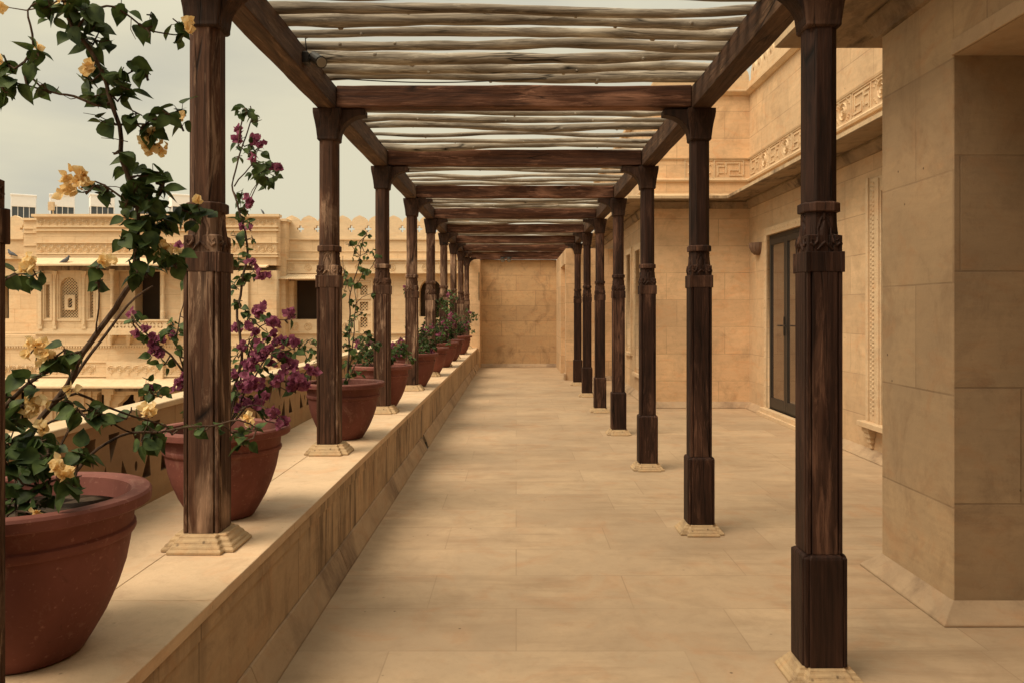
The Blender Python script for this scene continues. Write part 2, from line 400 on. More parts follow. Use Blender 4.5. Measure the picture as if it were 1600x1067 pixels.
# ------------------------------------------------------------------ planter ledge with coping, skirting and drains
ledge = tag(empty('ledge_wall', (-1.6, 10, 0)), 'long low sandstone ledge carrying the potted plants and left-hand columns', 'ledge')
m = MB(); m.box(-2.17, -1.13, -3.2, 23.3, CY0, .545); m.build('wall', M['ledge'], ledge)
m = MB(); m.box(-1.13, -1.122, -3.2, 23.3, .478, .538); m.build('coping_moulding', M['ledge'], ledge, bevel=.002)
m = MB(); rnd = random.Random(3); y = -3.2
while y < 23.3:
    L = min(rnd.uniform(1.0, 1.6), 23.3 - y)
    for (x0, x1) in ((-2.12, -1.532), (-1.528, -1.112)):
        m.box(x0, x1, y + .0015, y + L - .0015, .545, .59 + rnd.uniform(-.0012, .0012))
    y += L
m.build('coping', M['coping'], ledge, bevel=.002)
m = MB()
for y0, y1 in ((-3.2, 1.9), (1.904, 3.4), (3.404, 5.1), (5.104, 7.2), (7.204, 9.63), (9.79, 12.1), (12.104, 15), (15.004, 18), (18.004, 21.2), (21.42, 23.3)):
    sec = [(-1.13, .001), (-1.06, .001), (-1.062, .014), (-1.118, .15), (-1.13, .152)]
    m.loft([[(x, y0, z) for x, z in sec], [(x, y1, z) for x, z in sec]])
m.build('skirting', M['skirt'], ledge, bevel=.003)
for y0, y1 in ((9.63, 9.79), (21.2, 21.42)):
    m = MB(); m.box(-1.13, -1.123, y0 + .01, y1 - .01, .012, .13); m.box(-1.123, -1.07, y0 + .002, y0 + .012, .004, .09); m.box(-1.123, -1.066, y0+.014, y1-.014, .003, .008)
    m.build('drain_outlet', M['black'], ledge)

# ------------------------------------------------------------------ pierced parapet behind the pots
par = tag(empty('parapet_wall', (-2.07, 10, .59)), 'low brown parapet wall pierced with rows of small triangles, behind the pots', 'parapet')
seglen = 2.6
y = -3.0; k = 0
while y < 23.2:
    y1 = min(y + seglen, 23.3); holes = []
    rnd = random.Random(50 + k)
    for gi in range(2):
        g0 = y + .12 + gi * 1.3
        for i in range(5):
            c = g0 + .10 + i * .235; 
            if c + .06 > y1 - .05: continue
            w = .056
            lean = (-.035, .035)[i % 2]
            holes.append([(c - w, .15), (c + w, .15), (c + lean, .295)])            # rising triangle
            c2 = c + .117
            if i < 4 and c2 + w < y1 - .05: holes.append([(c2 - w, .445), (c2 + w, .445), (c2 - lean, .30)])   # hanging triangle
            if i < 4 and i % 2 == 0 and c2 + .05 < y1 - .05:
                holes.append([(c2 + .016*math.cos(a*math.pi/4), .235 + .028*math.sin(a*math.pi/4)) for a in range(8)])
    me = plate_mesh([(y + .002, 0), (y1 - .002, 0), (y1 - .002, .505), (y + .002, .505)], holes, .10)
    m = MB(); m.mesh(me, Matrix.Translation((0, 0, .59)) @ M_YZ(-2.08)); o = m.build('panel', M['parapet'], par); o.data.materials.append(M['opening_dark_stone'])
    for pg in o.data.polygons:      # reveals of the openings in a darker stone colour
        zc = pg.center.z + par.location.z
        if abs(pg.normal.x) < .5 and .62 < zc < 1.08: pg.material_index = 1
    m = MB(); m.box(-2.132, -2.126, y + .05, y1 - .05, .66, 1.06); m.build('opening_back', M['opening_dark_stone'], par)
    y = y1; k += 1
m = MB(); m.box(-2.17, -2.02, -3.0, 23.3, 1.095, 1.13); m.build('cap', M['cap'], par, bevel=.004)

# ------------------------------------------------------------------ end wall
ew = tag(empty('end_wall', (0, 23.9, 0)), 'stained sandstone block wall closing the far end of the walkway', 'wall')
m = MB(); m.box(-1.40, 1.19, 23.9, 24.25, 0, 3.162); m.build('wall', M['end_wall'], ew)
m = MB(); m.box(-1.40, -1.05, 23.3, 23.9, 0, 2.95)
m.loft([[(-1.40, y, 2.95), (-1.05, y, 2.95), (-1.05, y, 3.13), (-1.2, y, 3.13), (-1.32, y, 3.08), (-1.40, y, 2.99)] for y in (23.3, 23.9)])
m.build('pilaster', M['wall_y'], ew, bevel=.004)
m = MB(); m.box(-1.085, -1.065, 23.294, 23.30, 1.95, 2.75); m.build('slot', M['dark'], ew)
m = MB(); sweep(m, [(-1.05, 23.9), (1.19, 23.9)], [(0,-1), (0,-1)], [(0, .001), (.09, .001), (.09, .015), (0, .10)]); m.build('skirting', M['skirt'], ew)

# ------------------------------------------------------------------ terrace building on the right
tb = tag(empty('terrace_building', (4, 9, 0)), 'tall honey sandstone building with eaves along the right side of the terrace', 'building')
TOP = 5.33
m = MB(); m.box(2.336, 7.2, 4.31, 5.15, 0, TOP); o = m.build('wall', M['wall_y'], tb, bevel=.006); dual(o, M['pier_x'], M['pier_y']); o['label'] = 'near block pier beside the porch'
m = MB(); m.box(2.336, 2.6, -3.2, 4.308, 3.02, TOP); o = m.build('wall', M['pier_x'], tb); o['label'] = 'wall above the porch opening'
m = MB(); m.box(2.322, 2.336, -3.2, 4.309, 3.012, 3.095); m.build('lintel_band', M['plaster'], tb, bevel=.003)
m = MB(); m.box(2.34, 7.2, -3.2, 4.306, 3.012, 3.2); m.box(7.2, 7.4, -3.2, 24, 0, TOP); m.build('porch_ceiling', M['plaster'], tb)
m = MB(); m.box(-.7, 7.2, -6.5, -1.3, 0, TOP); o = m.build('wall', M['wall_y'], tb); dual(o, M['wall_x'], M['pier_y']); o['label'] = 'unseen wing added to shade the near end of the walkway'  # added out of view to hold sky light off the near surfaces
# recessed side wall with openings
me = plate_mesh([(5.15, 0), (13.8, 0), (13.8, TOP), (5.15, TOP)], [[(11.15, .12), (12.80, .12), (12.80, 2.84), (11.15, 2.84)], [(7.95, .55), (8.75, .55), (8.75, 2.95), (7.95, 2.95)]], .30)
m = MB(); m.mesh(me, M_YZ(4.14)); o = m.build('wall', M['wall_x'], tb); o['label'] = 'recessed side wall holding the glass door'
# back wing with openings on its flank
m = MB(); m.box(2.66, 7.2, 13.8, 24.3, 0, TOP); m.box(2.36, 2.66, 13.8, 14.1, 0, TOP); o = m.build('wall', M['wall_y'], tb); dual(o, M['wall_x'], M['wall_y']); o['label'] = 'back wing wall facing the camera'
me = plate_mesh([(14.1, 0), (24.3, 0), (24.3, TOP), (14.1, TOP)], [[(16.52, .90), (17.12, .90), (17.12, 2.82), (16.52, 2.82)], [(15.25, .55), (15.9, .55), (15.9, 2.82), (15.25, 2.82)]], .29)
m = MB(); m.mesh(me, M_YZ(2.505)); m.build('wall', M['wall_x'], tb)
for a, b, zb in ((16.52, 17.12, .90), (15.25, 15.9, .55)):
    w = MB(); w.box(2.335, 2.36, b, b + .12, zb - .1, 2.94); w.box(2.335, 2.36, a - .12, a, zb - .1, 2.94); w.box(2.335, 2.36, a, b, 2.82, 2.94); w.box(2.30, 2.36, a - .14, b + .14, zb - .16, zb - .10)
    for i in range(int((2.9 - zb) / .06)): w.box(2.327, 2.335, b + .04, b + .08, zb + i*.06, zb + i*.06 + .03); w.box(2.327, 2.335, a - .08, a - .04, zb + i*.06, zb + i*.06 + .03)
    wo_ = w.build('window', M['carved'], tb)
    q = MB(); q.box(2.50, 2.52, a, b, zb, 2.82); q.build('pane', M['black'], wo_)
# far block beyond the last right-hand column
m = MB(); m.box(1.19, 2.36, 19.3, 19.62, 0, 3.14); m.box(1.34, 2.36, 19.62, 21.5, 0, 3.14); m.box(1.19, 1.34, 19.62, 21.5, 2.8, 3.14); m.box(1.19, 2.36, 21.5, 24.3, 0, 3.14)
o = m.build('wall', M['wall_y'], tb); dual(o, M['wall_x'], M['wall_y']); o['label'] = 'far block at the end of the walkway'
m = MB(); m.box(1.15, 1.19, 19.26, 19.62, 0.001, .16); m.build('skirting', M['skirt'], tb)
# plinth course, eave, mouldings, cornice
pth = [(2.336,-3.2), (2.336,5.15), (3.99,5.15), (3.99,13.8), (2.36,13.8), (2.36,24.3)]
mit = [(-1,0), (-1,1), (-1,1), (-1,-1), (-1,-1), (-1,0)]
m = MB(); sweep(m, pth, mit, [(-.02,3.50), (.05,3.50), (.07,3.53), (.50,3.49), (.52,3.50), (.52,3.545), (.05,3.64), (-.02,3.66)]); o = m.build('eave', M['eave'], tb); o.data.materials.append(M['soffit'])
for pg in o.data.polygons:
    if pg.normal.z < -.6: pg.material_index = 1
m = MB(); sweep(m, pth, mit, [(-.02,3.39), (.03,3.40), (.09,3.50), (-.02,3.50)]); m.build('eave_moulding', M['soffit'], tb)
m = MB(); sweep(m, pth, mit, [(-.02,3.855), (.035,3.855), (.045,3.885), (.03,3.905), (-.02,3.91)]); sweep(m, pth, mit, [(-.02,4.235), (.02,4.235), (.028,4.26), (-.02,4.265)]); m.build('string_course', M['carved'], tb)
m = MB(); sweep(m, pth, mit, [(-.2,TOP), (.03,TOP), (.09,TOP+.05), (.09,TOP+.08), (.03,TOP+.10), (.03,TOP+.22), (-.2,TOP+.22)]); m.build('cornice', M['carved'], tb)
for p_, m_, in (([(7.2,4.31), (2.336,4.31), (2.336,5.15), (3.99,5.15), (3.99,11.05)], [(0,-1), (-1,-1), (-1,1), (-1,1), (-1,0)]),
                ([(3.99,12.9), (3.99,13.8), (2.36,13.8), (2.36,19.3), (1.62,19.3)], [(-1,0), (-1,-1), (-1,-1), (-1,-1), (0,-1)])):
    m = MB(); sweep(m, p_, m_, [(-.01,.001), (.10,.001), (.10,.012), (.004,.105), (-.01,.108)]); o = m.build('skirting', M['skirt'], tb, bevel=.003)
# meander frieze on the two visible upper walls
def meander(mb, fn, L):
    """raised key-pattern and rosette panels; fn(u, v, w): along, up (0..0.325), out"""
    u = 0
    def bar(a, b, c, d, t=.012): boxmap(mb, fn, a, b, c, d, 0, t)
    per = 1.04
    while u < L - .1:
        s = min(1, (L - u) / per)
        if s < .99: break
        t = .022
        bar(u, u+.50, .0, t); bar(u, u+.50, .325-t, .325)
        bar(u, u+t, .05, .325-t); bar(u+.04, u+.26, .045, .045+t); bar(u+.24, u+.24+t, .045+t, .16); bar(u+.07, u+.07+t, .10, .28); bar(u+.07+t, u+.30, .255, .255+t)
        bar(u+.09, u+.24, .135, .135+t); bar(u+.30, u+.30+t, .09, .28); bar(u+.33, u+.46, .20, .20+t); bar(u+.44, u+.44+t, .05, .20); bar(u+.35, u+.44, .09, .09+t); bar(u+.35, u+.47, .255, .255+t)
        bar(u+.50, u+.50+t, 0, .325)
        # rosette panel with corner leaves
        bar(u+.53, u+1.00, 0, t); bar(u+.53, u+1.00, .325-t, .325); bar(u+1.0, u+1.0+t, 0, .325)
        cu, cv = u + .765, .165
        for rr in (.05, .10):
            rings = []
            for i in range(15):
                a = 2*math.pi*i/14
                rings.append([Vector(fn(cu + (rr+e*.009)*math.cos(a), cv + (rr+e*.009)*math.sin(a), w)) for e, w in ((-1, 0), (0, .016), (1, 0))])
            mb.loft(rings, cap=False, closed=False)
        bar(cu-.014, cu+.014, cv-.014, cv+.014, .02)
        for sx in (-1, 1):
            for sz in (-1, 1):
                for j in range(3):
                    a0 = cu + sx*(.12 + j*.03); b0 = cv + sz*(.125 - j*.028)
                    mb.loft([[fn(a0 + dx*.016, b0 + dz*.016, 0) for dx, dz in ((-1,-1),(1,-1),(1,1),(-1,1))], [fn(a0, b0, .02)]*4], cap=False)
        u += per
m = MB(); meander(m, lambda u, v, w: (3.99 - w, 13.72 - u, 3.91 + v), 8.4); meander(m, lambda u, v, w: (3.90 - u, 13.8 - w, 3.91 + v), 1.5)
def mfr(): return m
m.build('meander_frieze', M['carved'], tb)
# pointed merlons
def merlon_outline(w, h):
    hw = w / 2
    return [(-hw, 0), (hw, 0), (hw, h*.32), (hw*.86, h*.52), (hw*.52, h*.70), (hw*.2, h*.84), (0, h), (-hw*.2, h*.84), (-hw*.52, h*.70), (-hw*.86, h*.52), (-hw, h*.32)]
key = [(-.03, .12), (.03, .12), (.03, .17), (0, .22), (-.03, .17)]
ml = plate_mesh(merlon_outline(.30, .36), [[(a, b) for a, b in key]], .12)
for i in range(27):
    me = ml.copy(); m = MB(); m.mesh(me, Matrix.Translation((0, 13.6 - i*.31, TOP + .22)) @ M_YZ(4.06)); m.build('merlon', M['carved'], tb)
for i in range(5):
    me = ml.copy(); m = MB(); m.mesh(me, Matrix.Translation((3.84 - i*.31, 0, TOP + .22)) @ M_XZ(13.87)); m.build('merlon', M['carved'], tb)
# stone surround and the glass double door
m = MB()
m.box(3.965, 3.99, 12.80, 12.92, .105, 2.96); m.box(3.965, 3.99, 11.03, 11.15, .105, 2.96); m.box(3.965, 3.99, 11.15, 12.80, 2.84, 2.96)
for i in range(24):
    m.box(3.958, 3.965, 12.84, 12.88, .2 + i*.115, .23 + i*.115)
for i in range(14): m.box(3.958, 3.965, 11.2 + i*.115, 11.23 + i*.115, 2.885, 2.915)
m.box(3.90, 4.05, 11.03, 12.92, .055, .12); m.box(3.86, 3.99, 11.0, 12.95, .001, .055)
m.build('door_surround', M['carved'], tb, bevel=.003)
door = MB(); x0, x1 = 4.02, 4.09
door.box(x0, x1, 12.74, 12.80, .12, 2.84); door.box(x0, x1, 11.15, 11.21, .12, 2.84); door.box(x0, x1, 11.21, 12.74, 2.77, 2.84); door.box(x0, x1, 11.21, 12.74, .12, .15)
door = door.build('door', M['black'], tb, bevel=.004)
for a, b in ((11.215, 11.972), (11.978, 12.735)):
    lf = MB(); lf.box(4.0, 4.05, a, a + .075, .155, 2.765); lf.box(4.0, 4.05, b - .075, b, .155, 2.765); lf.box(4.0, 4.05, a + .075, b - .075, .155, .30); lf.box(4.0, 4.05, a + .075, b - .075, 2.68, 2.765)
    lf.box(4.012, 4.038, a + .075, a + .09, .30, 2.68); lf.box(4.012, 4.038, b - .09, b - .075, .30, 2.68)
    lf = lf.build('door_leaf', M['black'], door, bevel=.003)
    gl = MB(); gl.box(4.022, 4.030, a + .076, b - .076, .301, 2.679); gl.build('glass', M['glass'], door)
hd = MB(); hd.box(3.985, 4.0, 12.0, 12.035, 1.28, 1.56); hd.tube([(3.99, 12.018, 1.43), (3.95, 12.018, 1.43), (3.945, 12.03, 1.43), (3.945, 12.16, 1.43)], .011); hd.tube([(3.99, 11.93, 1.43), (3.95, 11.93, 1.43), (3.945, 11.9, 1.43), (3.945, 11.82, 1.43)], .011)
hd.build('handle', M['black'], door)
# carved window frame seen past the pier
w = MB()
for (a, b, c, d) in ((8.75, 9.07, .42, 3.12), (7.63, 7.95, .42, 3.12), (7.95, 8.75, 2.95, 3.12)): w.box(3.955, 3.99, a, b, c, d)
w.box(3.935, 3.955, 9.03, 9.09, .42, 3.14); w.box(3.94, 3.955, 8.78, 8.83, .42, 3.10)
for i in range(52): w.box(3.947, 3.955, 8.91, 8.955, .50 + i*.05, .527 + i*.05); w.box(3.947, 3.955, 8.975, 9.005, .52 + i*.05, .54 + i*.05)
w.box(3.86, 3.99, 7.55, 9.15, .36, .42)
for j in range(4): w.box(3.90 + j*.02, 3.99, 8.93 + j*.02, 9.11 - j*.02, .30 - j*.06, .36 - j*.06)
wf = w.build('window', M['carved'], tb, bevel=.004)
q = MB(); q.box(4.05, 4.07, 7.95, 8.75, .55, 2.95); q.build('pane', M['black'], wf)

# wall lamp: open half bowl
m = MB(); rings = []
for j in range(9):
    a = math.pi/2 * j / 8; r = .155 * math.cos(a) ** .8; z = -.20 * math.sin(a)
    rings.append([(3.988 - r*math.sin(math.pi*i/16), 13.25 + r*math.cos(math.pi*i/16), 2.76 + z) for i in range(17)])
m.loft(rings, cap=False, closed=False)
for j in range(9):
    rings[j] = [(3.988 - (3.988-p[0])*.9, 13.25 + (p[1]-13.25)*.9, p[2] + .006) for p in rings[j]]
m.loft(rings, cap=False, closed=False)
for i in range(0, 16, 2):
    a = math.pi*(i+.5)/16
    m.tube([(3.988 - .157*math.sin(a)*math.cos(b)**.8, 13.25 + .157*math.cos(a)*math.cos(b)**.8, 2.76 - .2*math.sin(b)) for b in (0, .4, .8, 1.2)], .006, 5)
tag(m.build('wall_lamp', M['lamp'], smooth=True, origin=(3.98, 13.25, 2.6)), 'brown clay half-bowl lamp on the wall left of the glass door', 'wall lamp')

# ------------------------------------------------------------------ courtyard building across the gap
cb = tag(empty('courtyard_building', (-9, 24, CY0)), 'pale carved sandstone palace wing across the courtyard on the left', 'building')
DM, DB = 24.3, 23.4           # main wall plane and projecting bay plane
def bx(mb, x0, x1, y0, y1, D, t): mb.box(fx(x0, D), fx(x1, D), D, D + t, fz(y1, D), fz(y0, D))
def hole(x0, x1, y0, y1, D): return [(fx(x0, D), fz(y1, D)), (fx(x1, D), fz(y1, D)), (fx(x1, D), fz(y0, D)), (fx(x0, D), fz(y0, D))]
def arch(x0, x1, y0, y1, D, lob=True):
    a, b, c, d = fx(x0, D), fx(x1, D), fz(y1, D), fz(y0, D); w = b - a; h = w * .55; pts = [(a, c), (b, c), (b, d - h)]
    n = 12
    for i in range(1, n):
        t = math.pi * i / n; rr = 1 - (.07 if (lob and i % 2) else 0)
        pts.append(((a+b)/2 + w/2*math.cos(t)*rr, d - h + h*math.sin(t)*rr))
    pts.append((a, d - h)); return pts
def fbox(x0, x1, y0, y1, D): return hole(x0, x1, y0, y1, D)
# main wall
me = plate_mesh(fbox(-400, 737, 373, 760, DM), [hole(459, 503, 438, 499, DM), arch(655, 690, 437, 495, DM, False), hole(563, 574, 446, 461, DM), hole(562, 575, 472, 486, DM), hole(563, 574, 496, 512, DM), hole(0, 14, 440, 498, DM), hole(-60, -20, 440, 498, DM)], .4)
m = MB(); m.mesh(me, M_XZ(DM + .2)); m.build('wall', M['facade'], cb)
m = MB(); m.box(fx(-400, DM), fx(737, DM), DM + .4, DM + 9, CY0, fz(400, DM)); o = m.build('rear_mass', M['facade'], cb)
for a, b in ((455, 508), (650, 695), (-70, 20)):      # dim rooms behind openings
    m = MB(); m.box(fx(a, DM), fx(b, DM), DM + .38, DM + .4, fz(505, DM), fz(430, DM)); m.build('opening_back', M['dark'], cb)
# projecting bay, with balcony opening and lattice windows
me = plate_mesh(fbox(57, 432, 423, 592, DB), [hole(178, 250, 424, 500, DB), arch(94, 122, 433, 497, DB), hole(71.5, 77.5, 445, 497, DB), hole(140, 145.5, 442, 497, DB)], .3)
m = MB(); m.mesh(me, M_XZ(DB + .15)); m.box(fx(57, DB), fx(432, DB), DB + .3, DM, fz(592, DB), fz(520, DB))
for a, b in ((57, 70), (150, 177), (251, 432)): m.box(fx(a, DB), fx(b, DB), DB + .3, DM, fz(520, DB), fz(423, DB))
m.build('bay_wall', M['facade'], cb)
m = MB(); bx(m, 57, 432, 341, 415, DB, DM - DB + .3); m.build('bay_parapet', M['facade'], cb)
m = MB(); bx(m, 178, 211, 424, 500, DB + .32, .5); m.build('balcony_side_wall', M['carved'], cb)
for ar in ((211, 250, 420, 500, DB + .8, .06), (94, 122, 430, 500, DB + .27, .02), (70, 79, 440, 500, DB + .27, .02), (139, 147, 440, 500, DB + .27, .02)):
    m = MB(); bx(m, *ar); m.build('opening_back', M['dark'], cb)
# step pieces either side of the bay
for ar in ((432, 446, 346, 592), (37, 57, 344, 410)):
    m = MB(); bx(m, *ar, DB + .45, .5); m.build('bay_shoulder', M['facade'], cb)
for ar in ((431, 448, 342, 346, DB + .40, .5), (35, 58, 341, 344.5, DB + .40, .5), (36, 57.5, 356, 358, DB + .42, .1), (36, 57.5, 363, 364.5, DB + .42, .1), (36, 57.5, 383, 384.5, DB + .42, .1)):
    m = MB(); bx(m, *ar); m.build('moulding', M['facade_c'], cb)
# mouldings of the bay parapet
m = MB()
for y0, y1, pr in ((335.5, 339.5, .10), (339.5, 341, .05), (353.5, 355.5, .05), (359.5, 361.5, .06), (379, 380.5, .05), (396, 398, .04), (400, 402, .06), (518.5, 522, .05), (522, 524, .02), (564, 566, .03), (585, 588, .05)):
    m.box(fx(57, DB) - pr, fx(432, DB) + pr, DB - pr, DB + .2, fz(y1, DB), fz(y0, DB))
m.build('moulding', M['facade_c'], cb)
# rosette friezes
def rosettes(mb, x0, x1, yc, D, r, step, lace=True):
    u = fx(x0, D) + step/2; z = fz(yc, D); fn = lambda U, V, W: (U, D - W, V)
    while u < fx(x1, D) - step/2 + .01:
        for rr in (r, r*.55):
            rings = []
            for i in range(11):
                a = 2*math.pi*i/10
                rings.append([fn(u + (rr+e*.012)*math.cos(a), z + (rr+e*.012)*math.sin(a), w) for e, w in ((-1, 0), (0, .022), (1, 0))])
            mb.loft(rings, cap=False, closed=False)
        boxmap(mb, fn, u - .014, u + .014, z - .014, z + .014, 0, .02)
        if lace:
            h = step/2
            mb.loft([[fn(u+h+dx*.02, z+dz*r, 0) for dx, dz in ((-1,-1),(1,-1),(1,1),(-1,1))], [fn(u+h, z, .03)]*4], cap=False)
            for dz in (-1,):
                mb.loft([[fn(u+dx*.03, z - r*1.55 + q*.03, 0) for dx, q in ((-1,1),(1,1),(0,-1))], [fn(u, z - r*1.5, .03)]*3], cap=False)
        u += step
for ar in ((58, 431, 347, DB, .08, .222), (58, 431, 388.5, DB, .10, .222), (0, 160, 575, DB, .10, .25), (167, 252, 576, DB - .12, .10, .25), (260, 432, 575, DB, .10, .25)) :
    m = MB(); rosettes(m, *ar); m.build('rosette_frieze', M['facade_c'], cb)
for x0, x1, yc, D, r, step in ((438, 737, 418, DM - .25, .10, .50), (448, 560, 510, DM - .05, .11, .38)):
    k = x0 + 4
    while k + step*52 < x1:
        m = MB(); rosettes(m, k, k + (step + .02)*F/D, yc, D, r, step, False); m.build('rosette', M['facade_c'], cb); k += step*F/D
# upper sloped eave over the bay, and lower eave over the ground floor
def eaveslab(mb, x0, x1, ytop, ybot, D, out):
    xa, xb = fx(x0, D), fx(x1, D); zt, zb = fz(ytop, D), fz(ybot, D - out)
    mb.loft([[(xa - s, D, zt), (xa - s*1.0, D - out, zb + .05), (xa - s, D - out, zb), (xa - s, D, zb + .04)] if i == 0 else [(xb + s, D, zt), (xb + s, D - out, zb + .05), (xb + s, D - out, zb), (xb + s, D, zb + .04)] for i, s in enumerate((0, 0))])
def under(o):  # undersides coloured dark to deepen the shade of the courtyard eaves
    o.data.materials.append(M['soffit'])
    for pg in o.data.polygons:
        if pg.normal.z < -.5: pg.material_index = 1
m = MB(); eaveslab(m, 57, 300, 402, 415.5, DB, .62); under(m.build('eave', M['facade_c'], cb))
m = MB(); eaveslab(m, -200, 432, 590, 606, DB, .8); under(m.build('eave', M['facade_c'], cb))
m = MB(); bx(m, 166, 254, 566, 592, DB - .12, .12); bx(m, -200, 737, 540, 541, DB if False else DM - .02, .02); m.build('frieze_block', M['facade_c'], cb)
m = MB(); bx(m, -200, 57, 524, 592, DB + .02, DM - DB); m.build('bay_wall', M['facade'], cb)
m = MB()
x = -20
while x < 430:
    bx(m, x, x + 2.2, 540.5, 543.5, DB - .03, .03); x += 4.2
bx(m, -20, 432, 538.5, 540.5, DB - .035, .035)
m.build('dentil_course', M['facade_c'], cb)
# dark bands below both eaves, coloured as the eaves' shadow
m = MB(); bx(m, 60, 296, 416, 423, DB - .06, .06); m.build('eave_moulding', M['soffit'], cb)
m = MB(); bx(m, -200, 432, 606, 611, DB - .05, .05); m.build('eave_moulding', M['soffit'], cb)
# pilasters and window frames of the lattice window
for x0, x1 in ((59, 65.5), (82, 87.5), (127, 133.5), (149, 155.5), (282, 287), (378, 389)):
    m = MB(); bx(m, x0, x1, 424, 514, DB - .05, .05); bx(m, x0 + 1.6, x1 - 1.6, 436, 508, DB - .075, .025); bx(m, x0 - .8, x1 + .8, 424, 429, DB - .08, .08); m.build('pilaster', M['facade_c'], cb)
m = MB()
for x0, x1, y0, y1 in ((66.5, 81, 428, 441), (88, 126, 499, 502), (88, 91, 428, 499), (124, 126.5, 428, 499), (66.5, 81, 499, 501.5), (134, 148, 499, 501.5), (66.5, 69, 441, 499), (79, 81, 441, 499), (134, 137, 430, 499), (146.5, 148.5, 430, 499), (66, 150, 514, 518.5)):
    bx(m, x0, x1, y0, y1, DB - .025, .025)
m.build('window_surround', M['facade_c'], cb)
def lattice(mb, x0, x1, y0, y1, D, step=.075, t=.013, top_arch=False):
    a, b, c, d = fx(x0, D), fx(x1, D), fz(y1, D), fz(y0, D); w, h = b - a, d - c
    for sgn in (1, -1):
        k = -h
        while k < w + h:
            # line x = a + k + sgn-dependent slope 1, clipped to the rectangle
            pts = []
            for zz in (0, h):
                xx = (k + zz) if sgn > 0 else (k + h - zz)
                pts.append((xx, zz))
            (xa, za), (xb, zb) = pts
            lo, hi = 0.0, 1.0; dx = xb - xa
            t0, t1 = (0 - xa) / dx, (w - xa) / dx
            if t0 > t1: t0, t1 = t1, t0
            lo, hi = max(lo, t0), min(hi, t1)
            if hi - lo > .02:
                p = Vector((a + xa + dx*lo, D + (.0 if sgn > 0 else .012), c + za + (zb-za)*lo)); q = Vector((a + xa + dx*hi, D + (.0 if sgn > 0 else .012), c + za + (zb-za)*hi))
                mb.tube([p, q], t, 4)
            k += step
for i, (x0, x1, y0, y1) in enumerate(((94, 122, 434, 497), (71.5, 77.5, 445, 497), (140, 145.5, 442, 497))):
    m = MB(); lattice(m, x0, x1, y0, y1, DB + .12, .085, .016)
    lt = m.build('lattice_window', M['facade_c'], cb)
    if i == 0:
        me = plate_mesh(fbox(100, 116, 461, 485, DB), [arch(105, 112, 466, 481, DB, False)], .08); q = MB(); q.mesh(me, M_XZ(DB + .07)); q.build('shutter_frame', M['facade_c'], lt)
        q = MB(); bx(q, 104, 113, 465, 482, DB + .115, .004); q.build('shutter_gap', M['black'], lt)
for x0, x1, y0, y1 in ((563, 574, 446, 461), (562, 575, 472, 486), (563, 574, 496, 512)):
    m = MB(); lattice(m, x0, x1, y0, y1, DM + .08, .10, .02); bx(m, x0 - 4, x1 + 4, y0 - 6, y0 - 4.5, DM - .03, .03); m.build('lattice_window', M['facade_c'], cb)
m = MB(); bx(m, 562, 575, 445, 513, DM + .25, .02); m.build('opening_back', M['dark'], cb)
m = MB()
for x0, x1, y0, y1 in ((555, 557, 436, 520), (580, 582, 436, 520), (557, 580, 436, 438), (600, 604, 436, 520)): bx(m, x0, x1, y0, y1, DM - .04, .04)
m.build('window_frame', M['facade_c'], cb)
# main wall mouldings, projecting box above the balcony window
for ar in ((-400, 36, 372, 374.5, DM - .05, .1), (447, 737, 372, 375, DM - .05, .1), (-400, 36, 401, 405, DM - .15, .2), (-400, 57, 518, 522, DM - .05, .1), (447, 737, 392, 393.5, DM - .02, .05), (446, 737, 519, 521.5, DM - .06, .1)):
    m = MB(); bx(m, *ar); m.build('moulding', M['facade_c'], cb)
m = MB(); bx(m, 434, 737, 407, 427, DM - .25, .25); m.build('box_frieze', M['facade_c'], cb)
m = MB(); bx(m, 433, 737, 404.5, 407, DM - .32, .35); bx(m, 433, 737, 411, 412, DM - .27, .1); bx(m, 433, 737, 425, 427.5, DM - .28, .2); m.build('moulding', M['facade_c'], cb)
m = MB(); xa, xb = fx(434, DM), fx(516, DM)
n = 24
for i in range(n):
    a = xa + (xb-xa)*i/n; b = xa + (xb-xa)*(i+1)/n - .012
    m.loft([[(a, DM - .25, fz(429, DM)), (b, DM - .25, fz(429, DM)), (b, DM - .7, fz(437, DM)), (a, DM - .7, fz(437, DM))], [(a, DM - .25, fz(431, DM)), (b, DM - .25, fz(431, DM)), (b, DM - .7, fz(438, DM)), (a, DM - .7, fz(438, DM))]])
m.build('window_canopy', M['facade_c'], cb)
m = MB(); bx(m, 449, 457, 447, 499, DM - .02, .1); bx(m, 447.5, 459, 440, 447, DM - .1, .2); m.build('column', M['facade_c'], cb)
m = MB(); bx(m, 440, 560, 500, 519, DM - .05, .1); m.build('sill_panel', M['facade_c'], cb)
m = MB(); a, b = fx(400, DB), fx(420, DB); m.loft([[(a, DB, fz(414, DB)), (b, DB, fz(414, DB)), (b, DB - .3, fz(418, DB)), (a, DB - .3, fz(418, DB))], [(a, DB, fz(417, DB)), (b, DB, fz(417, DB)), (b, DB - .3, fz(419.5, DB)), (a, DB - .3, fz(419.5, DB))]]); m.build('small_canopy', M['facade_c'], cb)
